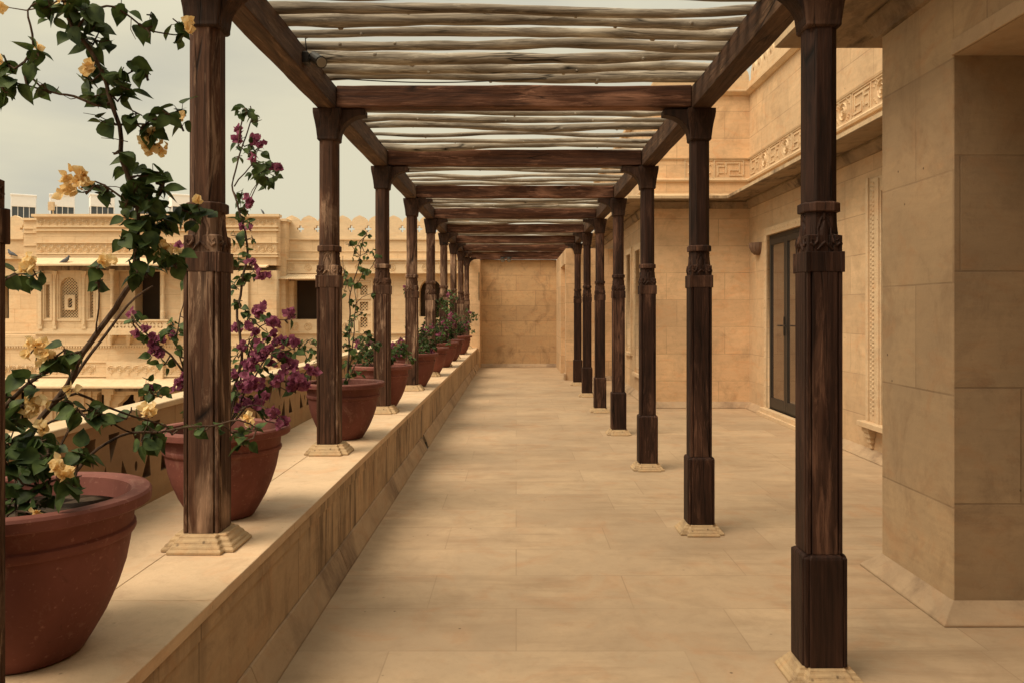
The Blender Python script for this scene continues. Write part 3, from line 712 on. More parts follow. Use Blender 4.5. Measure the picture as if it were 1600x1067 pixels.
# balcony columns and balustrade
def turned(mb, xc, y0, y1, D, r):
    X = fx(xc, D); z0, z1 = fz(y1, D), fz(y0, D); h = z1 - z0
    mb.lathe([(r*1.3, 0), (r*1.3, h*.16), (r, h*.18), (r*.85, h*.3), (r*1.1, h*.45), (r*.8, h*.5), (r, h*.80), (r*1.25, h*.66), (r*1.25, h*.72), (r*.8, h*.76), (r*.95, h*.88), (r*1.5, h*.93), (r*1.6, h)], 10, (X, D, z0))
for xc in (175, 254.5):
    m = MB(); turned(m, xc, 421, 500, DB - .1, .05); o = m.build('balcony_column', M['facade_c'], cb, smooth=False)
bal = MB(); hl = []
Dq = DB - .35
x = 176
while x < 256:
    c = (fx(x + 5.5, Dq), fz(508.5, Dq))
    for k in range(4):
        a0 = k*math.pi/2 + .25; a1 = (k+1)*math.pi/2 - .25
        hl.append([(c[0] + .088*math.cos(a0+(a1-a0)*t/3), c[1] + .088*math.sin(a0+(a1-a0)*t/3)) for t in range(4)] + [(c[0] + .05*math.cos(a1), c[1] + .05*math.sin(a1)), (c[0] + .05*math.cos(a0), c[1] + .05*math.sin(a0))])
    x += 11.6
me = plate_mesh(fbox(171, 262, 502, 515, Dq), hl, .06); bal.mesh(me, M_XZ(Dq))
bal.box(fx(169, Dq), fx(264, Dq), Dq - .06, Dq + .06, fz(502, Dq), fz(499.5, Dq)); bal.box(fx(170, Dq), fx(263, Dq), Dq - .05, DB, fz(523.5, Dq), fz(515, Dq))
for s in (171, 260.5): bal.box(fx(s, Dq), fx(s + 2, Dq), Dq + .03, DB, fz(515, Dq), fz(501, Dq))
bal.build('balustrade', M['facade_c'], cb)
for xc in (172, 200, 228, 255):
    m = MB(); 
    for j in range(4): bx(m, xc - 3.5 + j*.4, xc + 3.5 - j*.4, 524 + j*4, 528 + j*4, DB - .32 + j*.08, .32 - j*.08)
    m.build('bracket', M['facade_c'], cb)
# ground-floor arcade under the lower eave
me = plate_mesh(fbox(-200, 432, 604, 760, DB), [arch(178, 250, 612, 745, DB), arch(262, 330, 612, 745, DB), arch(150, 161, 612, 700, DB, False), hole(22, 42, 612, 690, DB), hole(97, 101.5, 628, 668, DB), hole(103, 110, 651, 667, DB), hole(118, 123, 628, 668, DB)], .3)
m = MB(); m.mesh(me, M_XZ(DB + .2)); m.build('arcade_wall', M['facade'], cb)
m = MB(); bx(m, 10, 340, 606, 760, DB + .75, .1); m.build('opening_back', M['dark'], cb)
for x0, x1 in ((62, 66), (78, 82), (90, 94), (127, 131), (138, 142), (346, 352)):
    m = MB(); bx(m, x0, x1, 606, 760, DB + .0, .05); m.build('pilaster', M['facade_c'], cb)
for xc in (168, 256, 214):
    m = MB(); bx(m, xc - 3, xc + 3, 625, 760, DB + (-.05 if xc != 214 else .3), .12); bx(m, xc - 5, xc + 5, 616, 625, DB + (-.1 if xc != 214 else .28), .2); bx(m, xc - 9, xc + 9, 607, 616, DB + (-.13 if xc != 214 else .26), .2); m.build('column', M['facade_c'], cb)
m = MB(); lattice(m, 96, 124, 626, 668, DB + .04, .1, .018); m.build('lattice_window', M['facade_c'], cb)
# scalloped battlement with cross slots
peak = 26.5
def merl(xc):
    D = DM; hw = (fx(peak, D) - fx(0, D)) / 2; X = fx(xc, D); z0 = fz(372, D); zp = fz(337, D); zv = fz(348.5, D); pts = [(X - hw, z0), (X + hw, z0)]
    zc = fz(358, D); a, b = .10, .034      # half of the cross slot on either side
    pts += [(X + hw, zc - a), (X + hw - b, zc - a), (X + hw - b, zc - b), (X + hw - a, zc - b), (X + hw - a, zc + b), (X + hw - b, zc + b), (X + hw - b, zc + a), (X + hw, zc + a)]
    for i in range(0, 13):
        t = i / 12; xx = X + hw - 2*hw*t
        u = abs(t - .5) * 2; s = (1 - u ** 2.2) ** .62 if u < 1 else 0
        pts.append((xx, zv + (zp - zv) * (s * .88 + .12 * max(0, 1 - u*3))))
    pts += [(X - hw, zc + a), (X - hw + b, zc + a), (X - hw + b, zc + b), (X - hw + a, zc + b), (X - hw + a, zc - b), (X - hw + b, zc - b), (X - hw + b, zc - a), (X - hw, zc - a)]
    return plate_mesh(pts, [], .16)
for xc in [456 + peak*i for i in range(11)] + [23 - peak*i for i in range(4)]:
    m = MB(); m.mesh(merl(xc), M_XZ(DM + .08)); m.build('merlon', M['facade_c'], cb)

# rooftop cooling units beyond the battlement
def unit(px, i):
    D = 30; X = fx(px, D); z1 = fz(307, D); z0 = fz(400, D)
    r = empty('cooling_unit', (X, D, z0)); h = z1 - z0
    tag(r, ['white rooftop cooling unit nearest the left edge of the roofline', 'white rooftop cooling unit second from the left, behind the small mast', 'white rooftop cooling unit third from the left, above the frieze', 'white rooftop cooling unit fourth from the left behind yellow bougainvillea leaves', 'white rooftop cooling unit farthest right, beside the nearest column'][i], 'cooling unit', 'cooling units on the courtyard building roof')
    m = MB(); m.box(-.40, .40, -.40, .40, h*.80, h); m.box(-.42, .42, -.42, .42, h - .04, h + .02)
    for sx in (-1, 1):
        for sy in (-1, 1): m.box(sx*.40 - .03*(sx > 0) - .0*(sx<0), sx*.40 + .03*(sx < 0), sy*.40 - .03*(sy > 0), sy*.40 + .03*(sy < 0), 0, h*.80)
    rot = Matrix.Rotation(R(31), 4, 'Z'); bmesh.ops.transform(m.bm, matrix=rot, verts=m.bm.verts)
    m.bm.transform(Matrix.Translation(r.location)); m.build('casing', M['white'], r, bevel=.01)
    m = MB(); m.box(-.36, .36, -.36, .36, h*.1, h*.80)
    bmesh.ops.transform(m.bm, matrix=rot, verts=m.bm.verts); m.bm.transform(Matrix.Translation(r.location)); m.build('louvre_core', M['vent'], r)
    m = MB()
    for j in range(14): 
        z = h*.12 + j*h*.035
        m.box(-.375, .375, -.375, .375, z, z + .012)
    for s in (-.18, 0, .18): m.box(s - .01, s + .01, -.38, .38, h*.1, h*.80); m.box(-.38, .38, s - .01, s + .01, h*.1, h*.80)
    bmesh.ops.transform(m.bm, matrix=rot, verts=m.bm.verts); m.bm.transform(Matrix.Translation(r.location)); m.build('louvre_grille', M['white'], r)
for i, px in enumerate((37, 97, 159, 217, 284)): unit(px, i)
m = MB(); D = 26; p = P(84, 345, D); q = P(82, 322, D)
m.tube([p, q, P(79, 316, D)], .02, 6); a = P(82, 322, D)
m.box(a.x - .12, a.x + .06, D - .05, D + .03, a.z - .15, a.z + .12); m.tube([a, a + Vector((.15, 0, .02))], .012, 5)
tag(m.build('floodlight', M['cap'], origin=tuple(p)), 'small pale floodlight on a stub mast on the roof edge', 'floodlight')

# pigeons on the eave
def pigeon(px, py, D, flip, label):
    o_ = P(px, py, D); m = MB(); s = -1 if flip else 1
    pts = [(-.17,.0,.02),(-.11,0,.045),(-.04,0,.075),(.03,0,.10),(.075,0,.14),(.085,0,.18),(.10,0,.205),(.125,0,.20)]
    m.tube([(o_.x + s*a, o_.y + b, o_.z + c) for a, b, c in pts], [.012,.03,.05,.058,.045,.028,.028,.012], 10)
    m.tube([(o_.x + s*.122, o_.y, o_.z + .2), (o_.x + s*.152, o_.y, o_.z + .193)], [.008, .003], 6)
    o = m.build('pigeon', M['pigeon'], smooth=True, origin=tuple(o_)); tag(o, label, 'pigeon', 'pigeons resting on the building')
    for k in (-.02, .02):
        q = MB(); q.tube([(o_.x + s*.01, o_.y + k, o_.z + .05), (o_.x + s*.015, o_.y + k, o_.z), (o_.x + s*.04, o_.y + k, o_.z + .002)], .006, 5)
        q.build('leg', M['clay'], o)
pigeon(18, 411.5, DB - .3, False, 'grey pigeon perched on the left ledge of the courtyard building') if False else None
pz = DM - .2
pigeon(18.5, 401.5, pz, True, 'grey pigeon on the ledge just left of the projecting bay')
pigeon(102, 412, DB - .5, False, 'grey pigeon standing alone on the bay eave above lattice window')
m = MB(); a = P(413, 336, DB); m.tube([a, a + Vector((-.05, 0, .09)), a + Vector((-.10, 0, .16))], [.022, .03, .008], 7); m.tube([a, a + Vector((.06, 0, -.0))], [.018, .006], 6)
tag(m.build('small_bird', M['pigeon'], smooth=True, origin=tuple(a)), 'tiny dark bird perched on the bay top between two columns', 'bird')

# ------------------------------------------------------------------ pergola columns
LX, RX = -1.400, 1.372
LY = [2.01, 3.66, 6.05, 8.44, 10.83, 13.22, 15.61, 18.0, 20.39, 22.78]
RY = LY[1:8]
def sec_ch(h, c, z): return [(h, -h+c, z), (h, h-c, z), (h-c, h, z), (-h+c, h, z), (-h, h-c, z), (-h, -h+c, z), (-h+c, -h, z), (h-c, -h, z)]
def sec_no(h, n, z): return [(h, -h+n, z), (h, h-n, z), (h-n, h-n, z), (h-n, h, z), (-h+n, h, z), (-h+n, h-n, z), (-h, h-n, z), (-h, -h+n, z), (-h+n, -h+n, z), (-h+n, -h, z), (h-n, -h, z), (h-n, -h+n, z)]
def carving(m, z0):
    """lotus bud between two curling leaves, on each of the four faces, with a low petal block under it"""
    for k in range(4):
        rot = Matrix.Rotation(k*math.pi/2, 4, 'Z')
        def T(x, z, y): return rot @ Vector((x, -y, z0 + z))
        h = .083
        # bud
        rings = []
        for r, z in ((.004,.045),(.016,.055),(.025,.078),(.022,.10),(.012,.125),(.004,.14)):
            rings.append([T(r*math.cos(a), z, .066 + .014*max(0, math.sin(a))) for a in [math.pi*i/8 for i in range(9)]])
        m.loft(rings, cap=False, closed=False)
        for s in (-1, 1):
            m.tube([T(s*.004, .165, .069), T(s*.016, .145, .069), T(s*.030, .105, .069), T(s*.028, .080, .072), T(s*.036, .045, .080), T(s*.052, .028, .081), T(s*.064, .038, .080), T(s*.060, .058, .079), T(s*.051, .050, .079)], [.003,.0045,.006,.0065,.007,.0065,.0055,.0045,.003], 7)
            m.tube([T(0, .045, .080), T(s*.016, .030, .081), T(s*.034, .010, .080)], [.006, .007, .004], 7)
            m.tube([T(s*.010, .160, .068), T(s*.024, .170, .069), T(s*.030, .160, .069)], [.003, .0045, .0025], 6)
            # corner leaf of the petal block
        m.tube([T(0, .145, .068), T(0, .168, .069), T(0, .18, .068)], [.005, .007, .003], 7)
M['wood_b'] = wood('bracket_wood', 2, (.014,.007,.0045), (.060,.028,.017), .62, .2, (.13,.07,.045), .5)
def make_column(side, shaft_base, zbase, wz):
    """side +1: bracket arm points to +X. heights are absolute; root stands at zbase"""
    r = empty('carved_column', (0, 0, zbase)); a = MB()
    o_ = lambda m, name, mat, bev=.004, smooth=False, seg=1: m.build(name, mat, r, bevel=bev, smooth=smooth, seg=seg)
    z = zbase
    a.loft([sec_no(h, n, z + dz) for h, n, dz in ((.162,.042,.0),(.162,.042,.016),(.152,.040,.020),(.149,.040,.032),(.136,.037,.040),(.132,.037,.052),(.118,.034,.062),(.114,.033,.074))])
    o_(a, 'plinth', M['plinth'], .004)
    z = zbase + .074
    if side < 0 or shaft_base == 'foot':
        b = MB(); f0, f1 = z, .57
        b.loft([sec_no(.100, .026, f0), sec_no(.100, .026, f1 - .02), sec_no(.096, .026, f1 - .006), sec_no(.088, .022, f1)])
        for sx in (-1, 1):
            for sy in (-1, 1): b.box(sx*.084 - .010, sx*.084 + .010, sy*.084 - .010, sy*.084 + .010, f0, f1 - .012)
        o_(b, 'foot', wz); z = f1
    s = MB(); s.loft([sec_no(.082, .026, z), sec_no(.082, .026, 1.825)])
    for sx in (-1, 1):
        for sy in (-1, 1): s.box(sx*.0700 - .0085, sx*.0700 + .0085, sy*.0700 - .0085, sy*.0700 + .0085, z, 1.825)
    o_(s, 'lower_shaft', wz, .0025)
    c = MB(); c.loft([sec_ch(.0835, .003, 1.825), sec_ch(.0835, .003, 1.912)]); 
    for sx in (-1, 1):
        for sy in (-1, 1): c.box(sx*.077 - .0095, sx*.077 + .0095, sy*.077 - .0095, sy*.077 + .0095, 1.822, 1.914)
    o_(c, 'capital_block', wz, .002)
    k = MB(); k.loft([sec_ch(.078, .004, 1.912), sec_ch(.079, .006, 1.985), sec_ch(.070, .03, 1.992), sec_ch(.068, .032, 2.10)])
    carving(k, 1.912)
    o_(k, 'carved_collar', wz, 0)
    n = MB(); n.loft([sec_ch(.080, .037, 2.092), sec_ch(.082, .037, 2.096), sec_ch(.082, .037, 2.130), sec_ch(.080, .037, 2.134), sec_ch(.072, .036, 2.138)]); o_(n, 'neck_ring', wz, .002)
    u = MB(); u.loft([sec_ch(.0695, .036, 2.138), sec_ch(.069, .035, 2.5), sec_ch(.0685, .034, 2.935)]); o_(u, 'upper_shaft', wz, .002)
    t = MB()
    t.loft([sec_ch(h, c_, zz) for h, c_, zz in ((.072,.008,2.915),(.078,.006,2.925),(.078,.006,2.94),(.080,.004,2.96),(.084,.004,3.0),(.092,.004,3.05),(.100,.004,3.09),(.104,.004,3.12),(.104,.004,3.148))])
    o_(t, 'bracket_block', M['wood_b'], .003)
    q = MB(); arc = []
    for i in range(9):
        aa = math.pi/2*i/8; arc.append((.27 - .19*math.cos(aa) - 0, 2.93 + .175*math.sin(aa)))
    poly = [(.07, 2.93)] + arc + [(.275, 3.105), (.275, 3.148), (.07, 3.148)]
    q.prism(poly, lambda p: (side*p[0], -.058, p[1]), lambda p: (side*p[0], .058, p[1]))
    o_(q, 'bracket_arm', M['wood_b'], .003)
    return r
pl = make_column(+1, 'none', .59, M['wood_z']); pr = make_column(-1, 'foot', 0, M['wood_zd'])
for i, y in enumerate(LY):
    o = pl if i == 0 else copy_tree(pl)
    o.location = (LX, y, .59)
    if i: o.rotation_euler.z = R(random.Random(i).uniform(-.7, .7))
    lab = 'dark carved column sliver at left frame edge, in front of nearest pot' if i == 0 else \
        f'brown carved wooden column on the planter ledge, {ORD[i-1]} full one from the camera' if i < 9 else 'brown carved wooden column on the ledge nearest the stained end wall'
    tag(o, lab, 'column', 'carved columns standing on the planter ledge')
for i, y in enumerate(RY):
    o = pr if i == 0 else copy_tree(pr)
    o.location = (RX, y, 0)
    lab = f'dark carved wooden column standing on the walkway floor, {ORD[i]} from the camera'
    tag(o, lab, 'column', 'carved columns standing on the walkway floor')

def rough_beam(name, a, b, w, h, mat, seed, origin=None, amp=.004, step=.12):
    """hewn timber between a and b (axis X or Y), w across, h tall; slightly uneven faces"""
    a, b = Vector(a), Vector(b); d = (b - a); L = d.length; d.normalize(); s = d.cross(Vector((0,0,1))); n = max(2, int(L/step)); m = MB(); rings = []
    prof = [(-1,-1),(-.33,-1),(.33,-1),(1,-1),(1,0),(1,1),(.33,1),(-.33,1),(-1,1),(-1,0)]
    for i in range(n + 1):
        c = a + d*(L*i/n); ring = []
        for j, (u, v) in enumerate(prof):
            e = 1
            k = amp * mnoise.noise(Vector((seed*7.3 + L*i/n*1.4, j*.8, seed))) * 2 + amp*.5*mnoise.noise(Vector((seed*3.3 + L*i/n*7, j*1.8, seed)))
            ring.append(c + s*(u*(w/2 + k)) + Vector((0,0,1))*(v*(h/2 + k)))
        rings.append(ring)
    m.loft(rings); return m.build(name, mat, smooth=False, bevel=.006, origin=origin or tuple((a+b)/2))
o = rough_beam('side_beam', (-1.407, 1.5, 3.235), (-1.407, 23.3, 3.235), .142, .170, M['wood_y'], 1, amp=.003)
tag(o, 'long brown timber beam running over the left-hand columns', 'beam')
o = rough_beam('side_beam', (1.375, 1.5, 3.235), (1.375, 23.9, 3.235), .142, .170, M['wood_y'], 2, amp=.003)
tag(o, 'long brown timber beam running over the right-hand columns', 'beam')
for i, y in enumerate(LY):
    o = rough_beam('cross_beam', (-1.334, y, 3.243), (1.302, y, 3.243), .14, .158, M['wood_x'], 10 + i, amp=.006)
    tag(o, (('reddish brown cross beam over the sliver column, above the frame', 'reddish brown cross beam over the first full column, above the frame')[i] if i < 2 else f'reddish brown timber cross beam between column pairs, {ORD[i-2]} visible from the camera') , 'cross beam', 'cross beams tying the two rows of columns')
o = rough_beam('cross_beam', (-1.334, 23.82, 3.243), (1.302, 23.82, 3.243), .14, .158, M['wood_x'], 33, amp=.005)
tag(o, 'timber cross beam resting against the top of the stained end wall', 'cross beam', 'cross beams tying the two rows of columns')
# poles
pr_ = random.Random(77)
bays = [(2.22, 2.46, 2.71, 2.93, 3.18, 3.44), (4.06, 4.30, 4.52, 4.71, 4.94, 5.16, 5.40, 5.62, 5.86)]
for i in range(2, 9):
    y0, y1 = LY[i] + .17, LY[i+1] - .14; n = 8; bays.append([y0 + (y1-y0)*k/(n-1) + pr_.uniform(-.035, .035) for k in range(n)])
bays.append([22.98, 23.12])
for bi, ys in enumerate(bays, -1):
    for k, y in enumerate(ys):
        m = MB(); sd = pr_.uniform(0, 99); r0 = pr_.uniform(.026, .039) if bi <= 0 else pr_.uniform(.021, .033); pts = []; rad = []
        n = 34; bend = pr_.uniform(-.03, .03)
        flip = pr_.choice((-1, 1))
        for j in range(n + 1):
            t = j/n; x = -1.46 + 2.9*t
            w1 = mnoise.noise(Vector((sd, t*2.3, 0))); w2 = mnoise.noise(Vector((sd, t*2.6, 9))); w3 = mnoise.noise(Vector((sd, t*11, 5)))
            env = min(1, 8*t, 8*(1-t))
            pts.append((x, y + (.030*w1 + bend*math.sin(math.pi*t)*.5)*env, 3.32 + r0*.8 + (.042*w2)*env + bend*.5*math.sin(math.pi*t) * (.6)))
            rad.append(r0 * (1 + .16*flip*(t-.5)*2 + .26*w3))
        m.tube(pts, rad, 10)
        # knots
        for q in range(3):
            j = pr_.randrange(4, n-4); a = pr_.uniform(2.6, 6.0); c = Vector(pts[j]); e = Vector((pr_.uniform(-.3,.3), math.cos(a), math.sin(a))).normalized()
            m.tube([c + e*rad[j]*.7, c + e*(rad[j]+.006)], [rad[j]*.55, rad[j]*.25], 7)
        o = m.build('roof_pole', M['pole'], smooth=True, origin=(0, y, 3.32))
        where = 'over the nearest pot, above the frame' if bi < 0 else 'in front of the first visible cross beam' if bi == 0 else (f'in the bay beyond the {ORD[bi-1]} visible cross beam' if bi < 8 else 'next to the end wall')
        tag(o, f'crooked weathered roof pole, {ORD[k]} {where}', 'pole', 'crooked roof poles laid across the pergola')

# lamps fixed to the timber
s = empty('spotlight', (-1.33, 5.07, 3.25)); tag(s, 'small black spotlight on the inner face of left beam', 'spotlight')
m = MB(); m.box(-1.336, -1.30, 5.03, 5.11, 3.20, 3.27); m.tube([(-1.31, 5.07, 3.235), (-1.27, 5.06, 3.225)], .012); m.build('bracket', M['black'], s, bevel=.003)
m = MB(); m.tube([(-1.30, 5.14, 3.27), (-1.28, 5.10, 3.255), (-1.215, 5.01, 3.195), (-1.208, 5.0, 3.190)], [.022, .034, .036, .038], 14); m.build('head', M['black'], s)
m = MB(); m.tube([(-1.2085, 5.001, 3.1905), (-1.205, 4.996, 3.187)], [.031, .031], 14); m.build('lens', M['lens'], s)
m = MB(); m.tube([(-1.32, 5.09, 3.27), (-1.322, 5.07, 3.32), (-1.312, 5.02, 3.345), (-1.2, 4.98, 3.375), (-.9, 4.97, 3.385)], .004, 5); m.build('cable', M['black'], s)
s = empty('twin_spotlight', (-.29, 22.70, 3.15)); tag(s, 'small twin spotlight under the farthest cross beam', 'spotlight')
m = MB(); m.box(-.45, -.12, 22.68, 22.73, 3.135, 3.165); m.build('bracket', M['black'], s)
for dx in (-.38, -.20):
    m = MB(); m.tube([(dx, 22.70, 3.12), (dx, 22.62, 3.06)], [.05, .06], 10); h = m.build('head', M['black'], s)
    m = MB(); m.tube([(dx, 22.619, 3.059), (dx, 22.613, 3.055)], [.05, .05], 10); m.build('lens', M['lens'], h)
m = MB(); pts = []
for j in range(30):
    t = j/29; pts.append((-1.33 + 1.55*t, 5.84 - .02*t, 3.335 - .03*math.sin(math.pi*min(1, t*1.1)) - .012*t))
m.tube(pts, .0045, 5); tag(m.build('cable', M['black'], origin=(-1.33, 5.84, 3.33)), 'thin black cable sagging along the pole before first cross beam', 'cable')

# ------------------------------------------------------------------ pots
def make_pot():
    r = empty('terracotta_pot', (0,0,0)); m = MB()
    m.lathe([(.150,0),(.162,.008),(.188,.05),(.222,.11),(.252,.18),(.274,.25),(.285,.31),(.289,.338),(.297,.342),(.302,.352),(.301,.364),(.294,.370),(.297,.41),(.302,.427),(.336,.429),(.343,.434),(.344,.461),(.338,.469),(.296,.470),(.286,.462),(.280,.42),(.275,.395)], 64, wob=.014)
    b = m.build('body', M['clay'], r, smooth=True); b.data.set_sharp_from_angle(angle=R(38))
    s = MB(); rings = []
    for j, rr in enumerate((.281, .22, .15, .08, .02)):
        rings.append([(rr*math.cos(2*math.pi*i/30), rr*math.sin(2*math.pi*i/30), .405 + (.012*mnoise.noise(Vector((rr*20*math.cos(2*math.pi*i/30), rr*20*math.sin(2*math.pi*i/30), 1))) if j else 0)) for i in range(30)])
    s.loft(rings); s.build('soil', M['soil'], r, smooth=True)
    return r
pot0 = make_pot()
POTS = [(-1.525, 2.50, 1.05), (-1.527, 4.20, .98), (-1.447, 6.75, 1.0), (-1.485, 8.85, 1.0), (-1.44, 11.4, 1.0), (-1.44, 13.3, .98), (-1.43, 15.3, 1.0), (-1.43, 17.2, .96), (-1.41, 19.8, .96)]
potlab = ['large dark terracotta pot nearest the camera, holding the yellow-flowered bougainvillea', 'terracotta pot directly behind first column, under the dense magenta bougainvillea', 'terracotta pot behind the second column, with an upright leafy plant',
          'terracotta pot behind the third column, fourth in the row']
for i, (x, y, sc) in enumerate(POTS):
    o = pot0 if i == 0 else copy_tree(pot0)
    o.location = (x, y, .591); o.scale = (sc, sc, sc); o.rotation_euler.z = R(53*i)
    tag(o, potlab[i] if i < 4 else f'terracotta pot on the far ledge, {ORD[i]} in the row' + (' and nearest the end wall' if i == 8 else ''), 'pot', 'terracotta pots lined up on the ledge')

# ------------------------------------------------------------------ bougainvillea
def leaf(bm, p, d, nrm, L, W, fold=.25, curl=.2):
    d = d.normalized(); s = d.cross(nrm)
    if s.length < .01: s = d.cross(Vector((.3,.5,.8)))
    s.normalize(); n = s.cross(d)
    mid = []; lf = []; rt = []
    ST = ((0,.0),(.07,.27),(.2,.46),(.38,.5),(.58,.40),(.78,.2),(.9,.08),(1,0))
    for t, w in ST:
        c = p + d*(L*t) - n*(curl*L*t*t)
        mid.append(bm.verts.new(c))
        if 0 < t < 1: lf.append(bm.verts.new(c + s*(W*w) + n*(fold*W*w))); rt.append(bm.verts.new(c - s*(W*w) + n*(fold*W*w)))
    k = len(lf)
    bm.faces.new((mid[0], lf[0], mid[1])); bm.faces.new((mid[0], mid[1], rt[0]))
    for i in range(k-1):
        bm.faces.new((mid[i+1], lf[i], lf[i+1], mid[i+2])); bm.faces.new((mid[i+1], mid[i+2], rt[i+1], rt[i]))
    bm.faces.new((mid[k], lf[k-1], mid[k+1])); bm.faces.new((mid[k], mid[k+1], rt[k-1]))
def rvec(r): 
    while True:
        v = Vector((r.uniform(-1,1), r.uniform(-1,1), r.uniform(-1,1)))
        if .05 < v.length < 1: return v
def flower(bm, p, r, size):
    ax = rvec(r).normalized(); ax.z = abs(ax.z)*.6 - .15; ax.y -= .25; ax.normalize()
    a = ax.cross(rvec(r)).normalized(); b = ax.cross(a)
    for k in range(3):
        t = 2*math.pi*k/3 + r.uniform(-.3,.3); o = a*math.cos(t) + b*math.sin(t)
        leaf(bm, p, ax*.75 + o*.75, o*.8 - ax, size*r.uniform(.85,1.15), size*r.uniform(.95,1.2), .30, -.15)
class Plant:
    def __init__(s, name, label, cat, loc, seed, group, lsize, leafmat, flmat, fsize=.034):
        s.root = tag(empty(name, loc), label, cat, group); s.st = MB(); s.lv = bmesh.new(); s.fl = bmesh.new(); s.r = random.Random(seed)
        s.paths = []; s.ls = lsize; s.lm = leafmat; s.fm = flmat; s.fs = fsize
    def branch(s, pts, r0, r1, jit=.006, n=7):
        # smooth the control points, add slight wander and keep for attaching twigs
        pts = [Vector(p) for p in pts]; out = []
        for i in range(len(pts) - 1):
            p0 = pts[max(i-1,0)]; p1 = pts[i]; p2 = pts[i+1]; p3 = pts[min(i+2, len(pts)-1)]
            k = max(2, int((p2-p1).length/.035))
            for j in range(k):
                t = j/k
                out.append(.5*((2*p1) + (p2-p0)*t + (2*p0-5*p1+4*p2-p3)*t*t + (3*p1-p0-3*p2+p3)*t**3))
        out.append(pts[-1]); sd = s.r.uniform(0, 50)
        out = [p + Vector((mnoise.noise(Vector((sd, i*.35, 0))), mnoise.noise(Vector((sd, i*.35, 7))), mnoise.noise(Vector((sd, i*.35, 13)))))*jit*2*(1 if i else 0) for i, p in enumerate(out)]
        m = len(out); s.st.tube(out, [r0 + (r1-r0)*i/(m-1) for i in range(m)], n)
        s.paths.append(out); return out
    def twig(s, p, a=.0035):
        best = min((q for pa in s.paths for q in pa), key=lambda q: (q-p).length)
        if (best - p).length > .02:
            mid = (best + p)/2 + rvec(s.r)*.02 + Vector((0,0,-.01)); s.st.tube([best, mid, p], [a*1.2, a, a*.6], 5)
            s.paths.append([mid, p])
    def leaves(s, p, rad, n, size=1, droop=.5):
        s.twig(p)
        ax = rvec(s.r)*rad*.8; ax.z *= .8
        s.st.tube([p - ax, p + ax*.1, p + ax], [.0022, .0026, .0015], 4)
        for _ in range(n):
            t = s.r.uniform(-1, 1); base = p + ax*t + rvec(s.r)*rad*.30
            if s.r.random() < .55: base = p + rvec(s.r)*rad*.8; s.st.tube([p + ax*t*.5, base], [.0016, .001], 3)
            d = rvec(s.r); d.z = d.z*.6 - droop*s.r.uniform(.2, 1.2); 
            nr = Vector((s.r.uniform(-.7,.7), s.r.uniform(-1.1,.3), s.r.uniform(.2,1.1)))
            L = s.ls*size*s.r.uniform(.6, 1.12)
            leaf(s.lv, base, d, nr, L, L*s.r.uniform(.66,.86), s.r.uniform(.1,.4), s.r.uniform(-.1,.4))
    def along(s, path, n, a=.15, size=1, off=.02):
        for _ in range(n):
            i = int(len(path)*s.r.uniform(a, 1)) ; i = min(i, len(path)-1); base = path[i]
            d = rvec(s.r); d.z = d.z*.7 - .25; L = s.ls*size*s.r.uniform(.55, 1.1)
            q = base + d.normalized()*off; s.st.tube([base, q], [.0014, .001], 3)
            leaf(s.lv, q, d, Vector((s.r.uniform(-.6,.6), s.r.uniform(-1,.2), s.r.uniform(.3,1))), L, L*s.r.uniform(.64,.84), s.r.uniform(.1,.4), s.r.uniform(-.1,.4))
    def flowers(s, p, rad, n):
        s.twig(p, .002)
        for _ in range(int(n*1.5+.5)): flower(s.fl, p + rvec(s.r)*rad, s.r, s.fs*s.r.uniform(.6,.92))
    def done(s):
        s.st.build('stem', M['bark'], s.root)
        for bm, nm, mt in ((s.lv, 'foliage', s.lm), (s.fl, 'blossoms', s.fm)):
            if len(bm.faces) == 0: continue
            q = MB(); q.bm.free(); q.bm = bm
            me = bpy.data.meshes.new(nm); off = -s.root.location; bmesh.ops.translate(bm, verts=bm.verts, vec=off); bm.to_mesh(me); bm.free()
            me.polygons.foreach_set('use_smooth', [True]*len(me.polygons)); o = bpy.data.objects.new(nm, me); COL.objects.link(o); o.parent = s.root; me.materials.append(mt)
G = 'bougainvilleas growing in the terracotta pots'
# nearest plant: yellow
p = Plant('bougainvillea', 'tall near bougainvillea with yellow-orange bracts and a thick arching stem', 'bougainvillea', (-1.535, 2.56, 1.03), 5, G, .066, M['leaf'], M['yellow'], .030)
D0 = 2.56
main = p.branch([Vector((-1.56, 2.56, 1.02)), P(28,735,2.58), P(52,668,2.60), P(95,620,2.60), P(122,565,2.60), P(150,520,2.60), P(182,482,2.60), P(205,440,2.58), P(216,390,2.56), P(214,340,2.55), P(203,280,2.54), P(186,215,2.53), P(170,150,2.52), P(150,95,2.50), P(118,45,2.48), P(98,-5,2.46), P(88,-60,2.44)], .0115, .0050, .009, 9)
p.branch([P(100,615,2.60), P(128,572,2.63), P(158,530,2.65), P(188,492,2.66), P(212,465,2.66), P(238,447,2.66)], .006, .003, .003)
p.branch([Vector((-1.60, 2.50, 1.03)), P(-30,720,2.5), P(0,648,2.5), P(22,620,2.5), P(52,594,2.5), P(88,575,2.52), P(112,556,2.54), P(130,548,2.56)], .009, .005)
p.branch([P(0,648,2.5), P(33,634,2.5), P(87,626,2.52), P(121,614,2.55), P(161,632,2.62), P(225,655,2.74), P(262,668,2.82)], .006, .0025)
p.branch([P(60,672,2.6), P(83,656,2.64), P(132,647,2.66), P(161,654,2.70), P(196,672,2.80), P(215,676,2.84)], .0045, .0025)
lo = p.branch([Vector((-1.50, 2.60, 1.03)), P(110,745,2.65), P(168,690,2.75), P(203,676,2.84), P(245,674,2.92), P(281,669,3.0), P(330,664,3.12), P(372,656,3.22), P(402,668,3.28)], .006, .003)
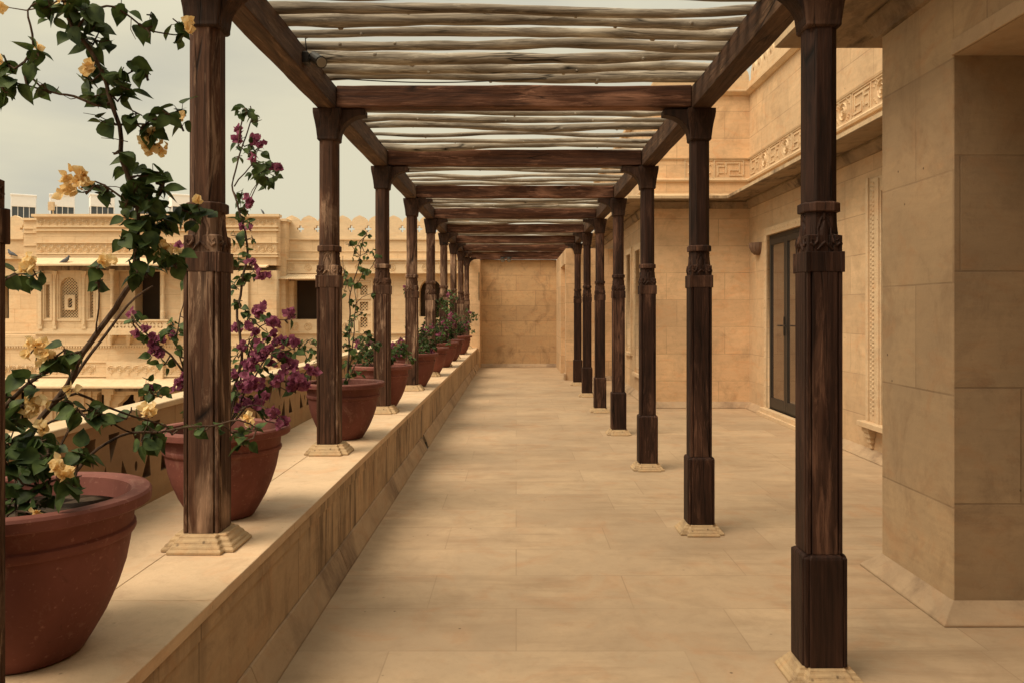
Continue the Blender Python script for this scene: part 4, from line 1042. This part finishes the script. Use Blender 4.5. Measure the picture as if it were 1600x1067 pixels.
p.branch([P(170,162,2.52), P(152,164,2.45), P(118,154,2.42), P(88,147,2.40), P(45,137,2.38), P(8,128,2.36)], .005, .002)
p.branch([P(42,134,2.38), P(39,100,2.38), P(46,70,2.38), P(49,40,2.38), P(46,18,2.38), P(58,4,2.38)], .004, .0025)
p.branch([P(120,45,2.48), P(150,14,2.5), P(180,11,2.52), P(205,28,2.54), P(228,44,2.56), P(255,52,2.58), P(280,55,2.6)], .004, .002)
p.branch([P(180,195,2.53), P(205,196,2.56), P(228,193,2.58), P(258,190,2.62), P(285,176,2.64)], .004, .002)
p.branch([P(166,135,2.52), P(192,120,2.54), P(218,108,2.56), P(236,118,2.58)], .0035, .0015)
p.branch([P(212,325,2.55), P(175,300,2.5), P(150,285,2.48), P(118,292,2.46)], .004, .002)
p.branch([P(214,345,2.55), P(250,335,2.6), P(285,328,2.66), P(312,322,2.7)], .004, .002)
p.branch([P(215,400,2.56), P(245,395,2.6), P(262,385,2.62)], .0035, .002)
p.branch([P(150,520,2.6), P(156,480,2.55), P(152,440,2.52), P(150,415,2.5)], .003, .0015)
p.branch([P(-20,520,2.4), P(-10,460,2.38), P(10,435,2.38), P(42,425,2.38)], .004, .002)
p.branch([Vector((-1.53, 2.5, 1.03)), P(40,790,2.4), P(60,760,2.38), P(95,745,2.36)], .005, .003); p.branch([Vector((-1.56, 2.46, 1.03)), P(30,790,2.36), P(25,815,2.3), P(12,830,2.26)], .005, .003)
for x, y, rr, n in ((110,12,42,15),(78,10,30,9),(135,22,34,12),(150,60,32,11),(125,55,26,8),(148,42,20,5),(60,84,14,3),(50,93,16,4),(12,100,22,6),(20,130,20,5),(66,133,12,3),(70,143,12,3),(8,145,15,3),
                    (190,8,22,5),(215,40,10,2),(235,24,10,2),(278,36,16,5),(286,55,16,4),(132,116,14,3),(150,113,18,5),(165,120,22,7),(190,112,14,4),(205,96,14,4),(228,118,16,3),(200,140,18,4),(150,150,20,6),(170,150,24,6),(135,130,14,3),(160,190,15,4),(190,150,20,5),
                    (212,176,14,4),(232,190,18,5),(228,205,20,5),(262,178,16,4),(282,176,18,4),(284,198,12,2),(185,240,12,3),(200,262,20,6),(215,275,20,5),(240,272,26,9),(255,292,20,6),(205,300,28,9),(225,312,34,12),(198,318,20,5),(250,320,26,8),(168,300,14,3),(155,308,14,3),(148,290,10,2),(135,300,10,1),
                    (200,345,26,7),(230,350,32,11),(262,345,24,7),(300,335,20,6),(318,330,16,5),(285,330,18,5),(205,372,20,5),(232,380,28,9),(255,400,20,5),(210,400,22,6),(268,398,18,6),(275,412,16,4),(162,418,18,4),(155,440,12,3),(215,425,16,4),(230,425,18,4),(192,372,16,3),
                    (30,424,20,5),(55,428,16,4),(15,435,14,3),(66,570,12,2),(86,562,22,6),(102,546,14,3),(112,552,10,2),(45,590,16,3),(55,604,10,2),(122,550,10,2),
                    (18,645,26,8),(8,620,16,4),(15,690,34,11),(45,690,30,10),(8,720,26,8),(40,725,30,9),(75,710,26,7),(72,735,24,6),(105,758,22,6),(118,745,14,3),(60,690,20,5),(92,700,18,4),(125,708,18,6),(140,712,14,3),(120,640,12,3),(108,628,12,3),(140,640,14,4),(152,648,16,5),(165,655,16,4),(182,650,12,2),
                    (205,640,10,2),(228,662,18,6),(240,678,22,7),(222,690,18,5),(262,668,16,5),(250,690,14,3),(300,664,12,4),(312,668,10,2),(345,662,12,3),(362,676,16,5),(378,690,18,6),(392,672,14,4),(8,838,20,5),(14,860,12,2),(42,805,20,5),(20,780,24,5),(60,785,18,4),(5,760,20,5),(75,760,14,3)):
    if x > 180 and y > 600: d = 2.60 + (x - 120) * .0028
    elif y < 500: d = 2.50 + (x - 100)*.0005
    else: d = 2.46
    d += p.r.uniform(-.06, .06)
    if x < 70 and y < 160: d = 2.38
    if y > 690 and x < 130: d = 2.36 + p.r.uniform(-.06, .05)
    p.leaves(P(x, y, d), rr*d/F, int(n*1.45) if y > 600 and x < 140 else n)
for x, y, rr, n in ((118,278,16,7),(103,292,14,6),(128,288,10,3),(232,222,14,6),(250,230,12,4),(238,208,8,2),(294,38,9,3),(138,103,9,3),(55,74,4,1),(0,96,8,2),(0,10,5,1),(105,2,16,5),(285,180,8,2),(265,186,5,1),(160,405,10,4),(178,410,7,2),(258,390,12,5),(272,392,8,2),(46,412,12,5),(36,422,6,2),(60,536,14,6),(72,556,12,5),(50,548,12,4),(46,630,14,5),(62,632,12,4),(40,645,8,2),(234,638,10,4),(228,648,6,2),(386,656,10,4),(88,730,12,5),(104,738,10,4),(55,803,6,2),(6,826,14,5),(20,832,12,3),(112,610,6,2),(308,316,6,1),(70,665,12,3)):
    d = 2.45 if x < 200 else 2.55
    if y > 600 and x > 200: d = 2.55 + (x-120)*.0028
    if y > 690: d = 2.28
    p.flowers(P(x, y, d), rr*d/F, n)
# bare thorny twigs
for a, b in (((205,28),(212,62)),((228,44),(232,60)),((118,154),(100,150)),((170,190),(130,177)),((200,222),(158,216)),((88,147),(92,136)),((210,300),(150,292)),((195,482),(225,455)),((95,640),(98,610)),((60,594),(20,600))):
    q0, q1 = P(*a, 2.5), P(*b, 2.47); p.st.tube([q0, (q0+q1)/2 + rvec(p.r)*.01, q1], [.0016, .0014, .0008], 4)
p.done()

# second plant: magenta
p = Plant('bougainvillea', 'dense bougainvillea with magenta bracts on both sides of the first column', 'bougainvillea', (-1.527, 4.2, 1.0), 9, G, .056, M['leaf'], M['pink'], .034)
D1 = 4.2
c0 = Vector((-1.527, 4.2, 1.0))
p.branch([c0, P(362,620,4.2), P(378,560,4.2), P(372,500,4.2), P(376,450,4.2), P(386,410,4.2), P(384,370,4.2), P(368,310,4.22), P(364,290,4.24), P(371,255,4.25), P(376,235,4.25), P(388,205,4.25), P(394,185,4.25), P(390,165,4.25)], .009, .003)
p.branch([P(366,292,4.24), P(382,270,4.26), P(398,252,4.28), P(420,262,4.3)], .004, .002); p.branch([P(374,330,4.22), P(386,320,4.24), P(400,295,4.26), P(415,270,4.3)], .0035, .002)
p.branch([c0, P(335,640,4.15), P(312,620,4.1), P(296,595,4.05), P(284,578,4.0), P(268,555,3.98), P(250,540,3.96), P(232,525,3.95), P(216,508,3.95), P(206,495,3.95)], .008, .003)
p.branch([P(296,600,4.05), P(275,602,4.02), P(250,612,4.0), P(225,612,3.98)], .004, .002)
p.branch([P(290,590,4.0), P(276,530,3.95), P(285,480,3.95), P(292,440,3.95)], .004, .002)
p.branch([c0, P(385,610,4.2), P(415,560,4.2), P(440,530,4.2), P(470,545,4.25)], .006, .003); p.branch([c0, P(390,630,4.2), P(430,600,4.2), P(465,590,4.2), P(485,575,4.22)], .006, .003)
p.branch([c0, P(380,580,4.2), P(400,520,4.2), P(425,500,4.2), P(445,500,4.2), P(462,492,4.22)], .006, .002); p.branch([c0, P(375,640,4.1), P(400,632,4.1), P(425,642,4.05), P(445,655,4.0)], .005, .002)
for x, y, rr, n in ((384,172,10,5),(380,182,12,5),(394,178,12,5),(402,190,10,3),(372,228,10,3),(392,225,10,3),(405,236,12,5),(388,240,12,4),(395,258,14,6),(408,262,14,5),(420,256,10,4),(430,268,12,5),(412,278,12,4),(398,275,10,4),(422,285,10,4),(372,245,8,2),(378,300,10,3),
                    (376,318,10,4),(384,330,12,5),(376,345,12,4),(390,348,10,4),(370,370,12,5),(384,375,12,5),(394,372,8,2),(385,398,12,4),(372,405,12,5),(378,430,14,6),(392,430,12,4),(368,448,10,3),(372,470,10,3),(384,486,12,5),(376,505,10,3),
                    (392,498,8,2),(408,492,10,3),(414,500,10,3),(418,520,12,4),(390,530,10,3),(380,540,10,3),(400,530,10,3),(412,540,12,4),(396,555,12,5),(380,570,14,6),(410,575,14,7),(395,585,12,5),(425,552,10,3),(435,548,10,3),(440,562,12,4),(452,548,8,2),(448,500,8,2),(440,580,10,3),(462,612,8,1),(470,585,10,4),(480,590,8,3),(455,600,10,3),(425,585,10,3),
                    (385,600,12,4),(372,612,14,6),(390,620,12,5),(400,640,8,3),(378,640,12,5),(412,610,12,4),(430,600,10,3),(365,590,12,4),(440,662,10,3),(370,555,12,4),(448,535,8,2),(460,545,8,2),
                    (206,498,12,4),(214,500,10,3),(216,522,12,4),(226,530,10,3),(238,528,8,2),(268,510,12,5),(275,522,14,6),(262,522,10,3),(276,545,10,3),(236,558,8,2),(248,572,10,3),(258,568,10,3),(228,600,10,4),(238,612,12,5),(248,606,10,3),(222,612,8,2),(256,614,8,2),(294,440,8,2),(290,498,8,2),(292,560,10,3),(296,620,10,3),(290,640,8,2)):
    d = 4.2 + p.r.uniform(-.16, .16) if x > 340 else 3.98 + p.r.uniform(-.06, .06)
    p.leaves(P(x, y, d), rr*d/F*1.15, int(n*1.15 + .5))
for x, y, rr, n in ((375,205,8,5),(372,215,6,3),(400,218,9,7),(408,226,6,3),(424,262,6,4),(437,266,6,4),(396,248,5,2),(388,312,7,5),(392,322,5,3),(378,356,5,2),(392,356,4,2),(392,412,6,4),(405,430,8,5),(416,432,5,3),(403,486,8,6),(412,480,5,3),(456,492,8,6),(450,487,5,3),(424,503,7,5),(434,505,6,4),(390,510,7,5),(370,516,8,6),(400,520,6,3),(430,522,6,4),(408,540,9,8),(416,548,7,5),(402,550,7,5),(428,538,8,7),(436,530,5,3),(448,533,8,6),(460,534,6,4),
                    (397,563,10,9),(388,570,8,6),(409,556,8,6),(449,561,9,8),(458,570,7,5),(424,566,6,4),(436,556,6,4),(384,588,7,4),(395,602,10,8),(384,606,7,5),(406,600,7,4),(435,594,8,6),(428,600,5,3),(463,590,10,8),(458,602,8,6),(470,600,8,6),(482,575,6,4),(490,582,5,3),(475,598,6,4),(480,600,5,3),(445,578,5,3),(381,626,8,6),(392,630,6,4),(405,628,9,7),(412,620,6,4),(372,600,6,3),(372,636,6,3),(423,644,6,5),(428,648,5,3),(442,656,7,6),(436,662,5,3),(376,540,6,4),(365,585,6,3),
                    (231,516,6,4),(214,523,5,3),(240,528,6,4),(254,531,5,2),(243,547,8,6),(238,540,5,3),(250,550,6,4),(270,524,5,3),(283,598,9,7),(290,590,7,5),(278,608,6,3),(232,608,6,4),(206,490,5,2),(275,385,5,3),(296,420,5,3)):
    d = 4.14 + p.r.uniform(-.16, .12) if x > 340 else 3.96
    p.flowers(P(x, y, d), rr*d/F, n)
p.done()

# third plant: upright leafy shoots with a low bush
p = Plant('bougainvillea', 'slender upright green plant without blossoms behind the second column', 'bougainvillea', (-1.447, 6.75, 1.0), 12, G, .060, M['leaf'], M['pink'], .03)
c0 = Vector((-1.447, 6.75, 1.0))
a1 = p.branch([c0, P(545,560,6.75), P(546,500,6.75), P(549,450,6.75), P(560,415,6.75), P(563,390,6.75), P(572,366,6.75)], .010, .003)
a2 = p.branch([c0, P(549,560,6.75), P(553,510,6.75), P(556,470,6.75), P(552,440,6.75)], .007, .003)
p.branch([P(553,480,6.75), P(565,465,6.75), P(582,458,6.7)], .003, .002); p.branch([c0, P(520,560,6.8), P(498,545,6.8), P(480,530,6.8), P(470,540,6.8)], .006, .002); p.branch([c0, P(560,560,6.7), P(575,535,6.6), P(592,540,6.5)], .006, .002)
p.branch([P(548,460,6.75), P(538,430,6.75), P(536,400,6.75)], .003, .002); p.branch([P(563,400,6.75), P(580,392,6.75), P(586,402,6.75)], .003, .002); p.branch([P(562,400,6.75), P(548,384,6.75), P(538,380,6.75)], .003, .002)
for x, y, rr, n in ((572,364,7,4),(576,368,5,2),(567,380,8,4),(558,385,9,5),(545,383,8,4),(553,396,8,3),(572,395,9,5),(582,392,8,4),(588,402,7,3),(562,404,8,4),(570,420,10,6),(575,425,9,5),(566,430,9,5),(540,430,10,5),(536,420,8,3),(543,440,8,4),(538,455,7,3),(554,445,9,5),(548,470,8,3),(556,478,8,4),(565,488,9,4),(555,495,8,3),(548,500,8,3),(540,510,9,5),(548,520,10,6),(555,530,12,7),(585,458,6,3),
                    (570,520,9,4),(578,528,10,6),(585,540,10,5),(568,545,12,7),(552,550,12,7),(545,565,12,8),(556,580,12,6),(542,590,10,5),(575,555,10,5),(592,535,8,3),(560,560,12,6),(540,540,10,6),
                    (505,540,10,6),(495,535,12,7),(482,532,10,5),(475,545,10,6),(488,548,10,5),(500,560,12,7),(510,575,12,7),(500,590,10,5),(470,532,8,4),(520,560,12,6),(515,590,10,5),(480,560,9,4),(490,572,9,4)):
    p.leaves(P(x, y, 6.75 + p.r.uniform(-.2,.2)), rr*6.75/F*1.15, n, .95)
p.done()

# the rest of the row, each its own shape
def bush(i, label, seed, h, spread, nb, nleaf, nfl, shoots, lm):
    x, y, sc = POTS[i]; c0 = Vector((x, y, .591 + .40*sc)); p = Plant('bougainvillea', label, 'bougainvillea', tuple(c0), seed, G, .060, lm, M['pink'], .036)
    ends = []
    for k in range(nb):
        a = p.r.uniform(0, 2*math.pi); q = spread*p.r.uniform(.45, 1); e = c0 + Vector((q*math.cos(a), q*math.sin(a)*.9, h*p.r.uniform(.25, 1)))
        mid = c0 + (e - c0)*.5 + Vector((0, 0, .10*p.r.uniform(.3, 1.2))) + rvec(p.r)*.03
        pa = p.branch([c0 + rvec(p.r)*.02*Vector((1,1,0)).length, mid, e, e + Vector((math.cos(a)*.06, math.sin(a)*.06, -.03))], .006, .002); ends.append(pa)
    for (dx, dy, dz) in shoots:
        pa = p.branch([c0, c0 + Vector((dx*.2, dy*.2, dz*.45)), c0 + Vector((dx*.7, dy*.7, dz*.85)), c0 + Vector((dx, dy, dz))], .007, .0025); ends.append(pa); p.along(pa, 42, .25, 1, .03)
        for _ in range(3): p.leaves(pa[-1] + rvec(p.r)*.06, .05, 5)
    for pa in ends:
        for _ in range(max(1, nleaf // len(ends) // 6)):
            q = pa[int(len(pa)*p.r.uniform(.3, .999))]; p.leaves(q + rvec(p.r)*.07, .075, 7)
    for k in range(nfl):
        pa = p.r.choice(ends); q = pa[int(len(pa)*p.r.uniform(.45, .999))]; p.flowers(q + rvec(p.r)*.09, .045, 7)
    p.done()
bush(3, 'low spreading bougainvillea in the fourth pot, few pale pink bracts', 31, .42, .36, 10, 260, 6, [(.28,-.15,.26)], M['leaf2'])
bush(4, 'bushy bougainvillea with mixed green leaves and pink bracts in the fifth pot', 32, .52, .34, 11, 300, 12, [(-.1,.1,1.02)], M['leaf'])
bush(5, 'bougainvillea with a long flowering shoot in the sixth pot', 33, .50, .34, 10, 280, 9, [(.22,-.1,.86)], M['leaf2'])
bush(6, 'bougainvillea topped with magenta bracts in the seventh pot', 34, .62, .34, 10, 300, 14, [(.15,.1,1.0)], M['leaf'])
bush(7, 'leafy bougainvillea with tall shoots in the eighth pot', 35, .66, .38, 12, 340, 10, [(.1,-.2,1.0),(-.1,.1,.8)], M['leaf'])
bush(8, 'farthest bougainvillea, spilling towards the end wall', 36, .70, .48, 12, 360, 10, [(.36,-.25,.62)], M['leaf'])
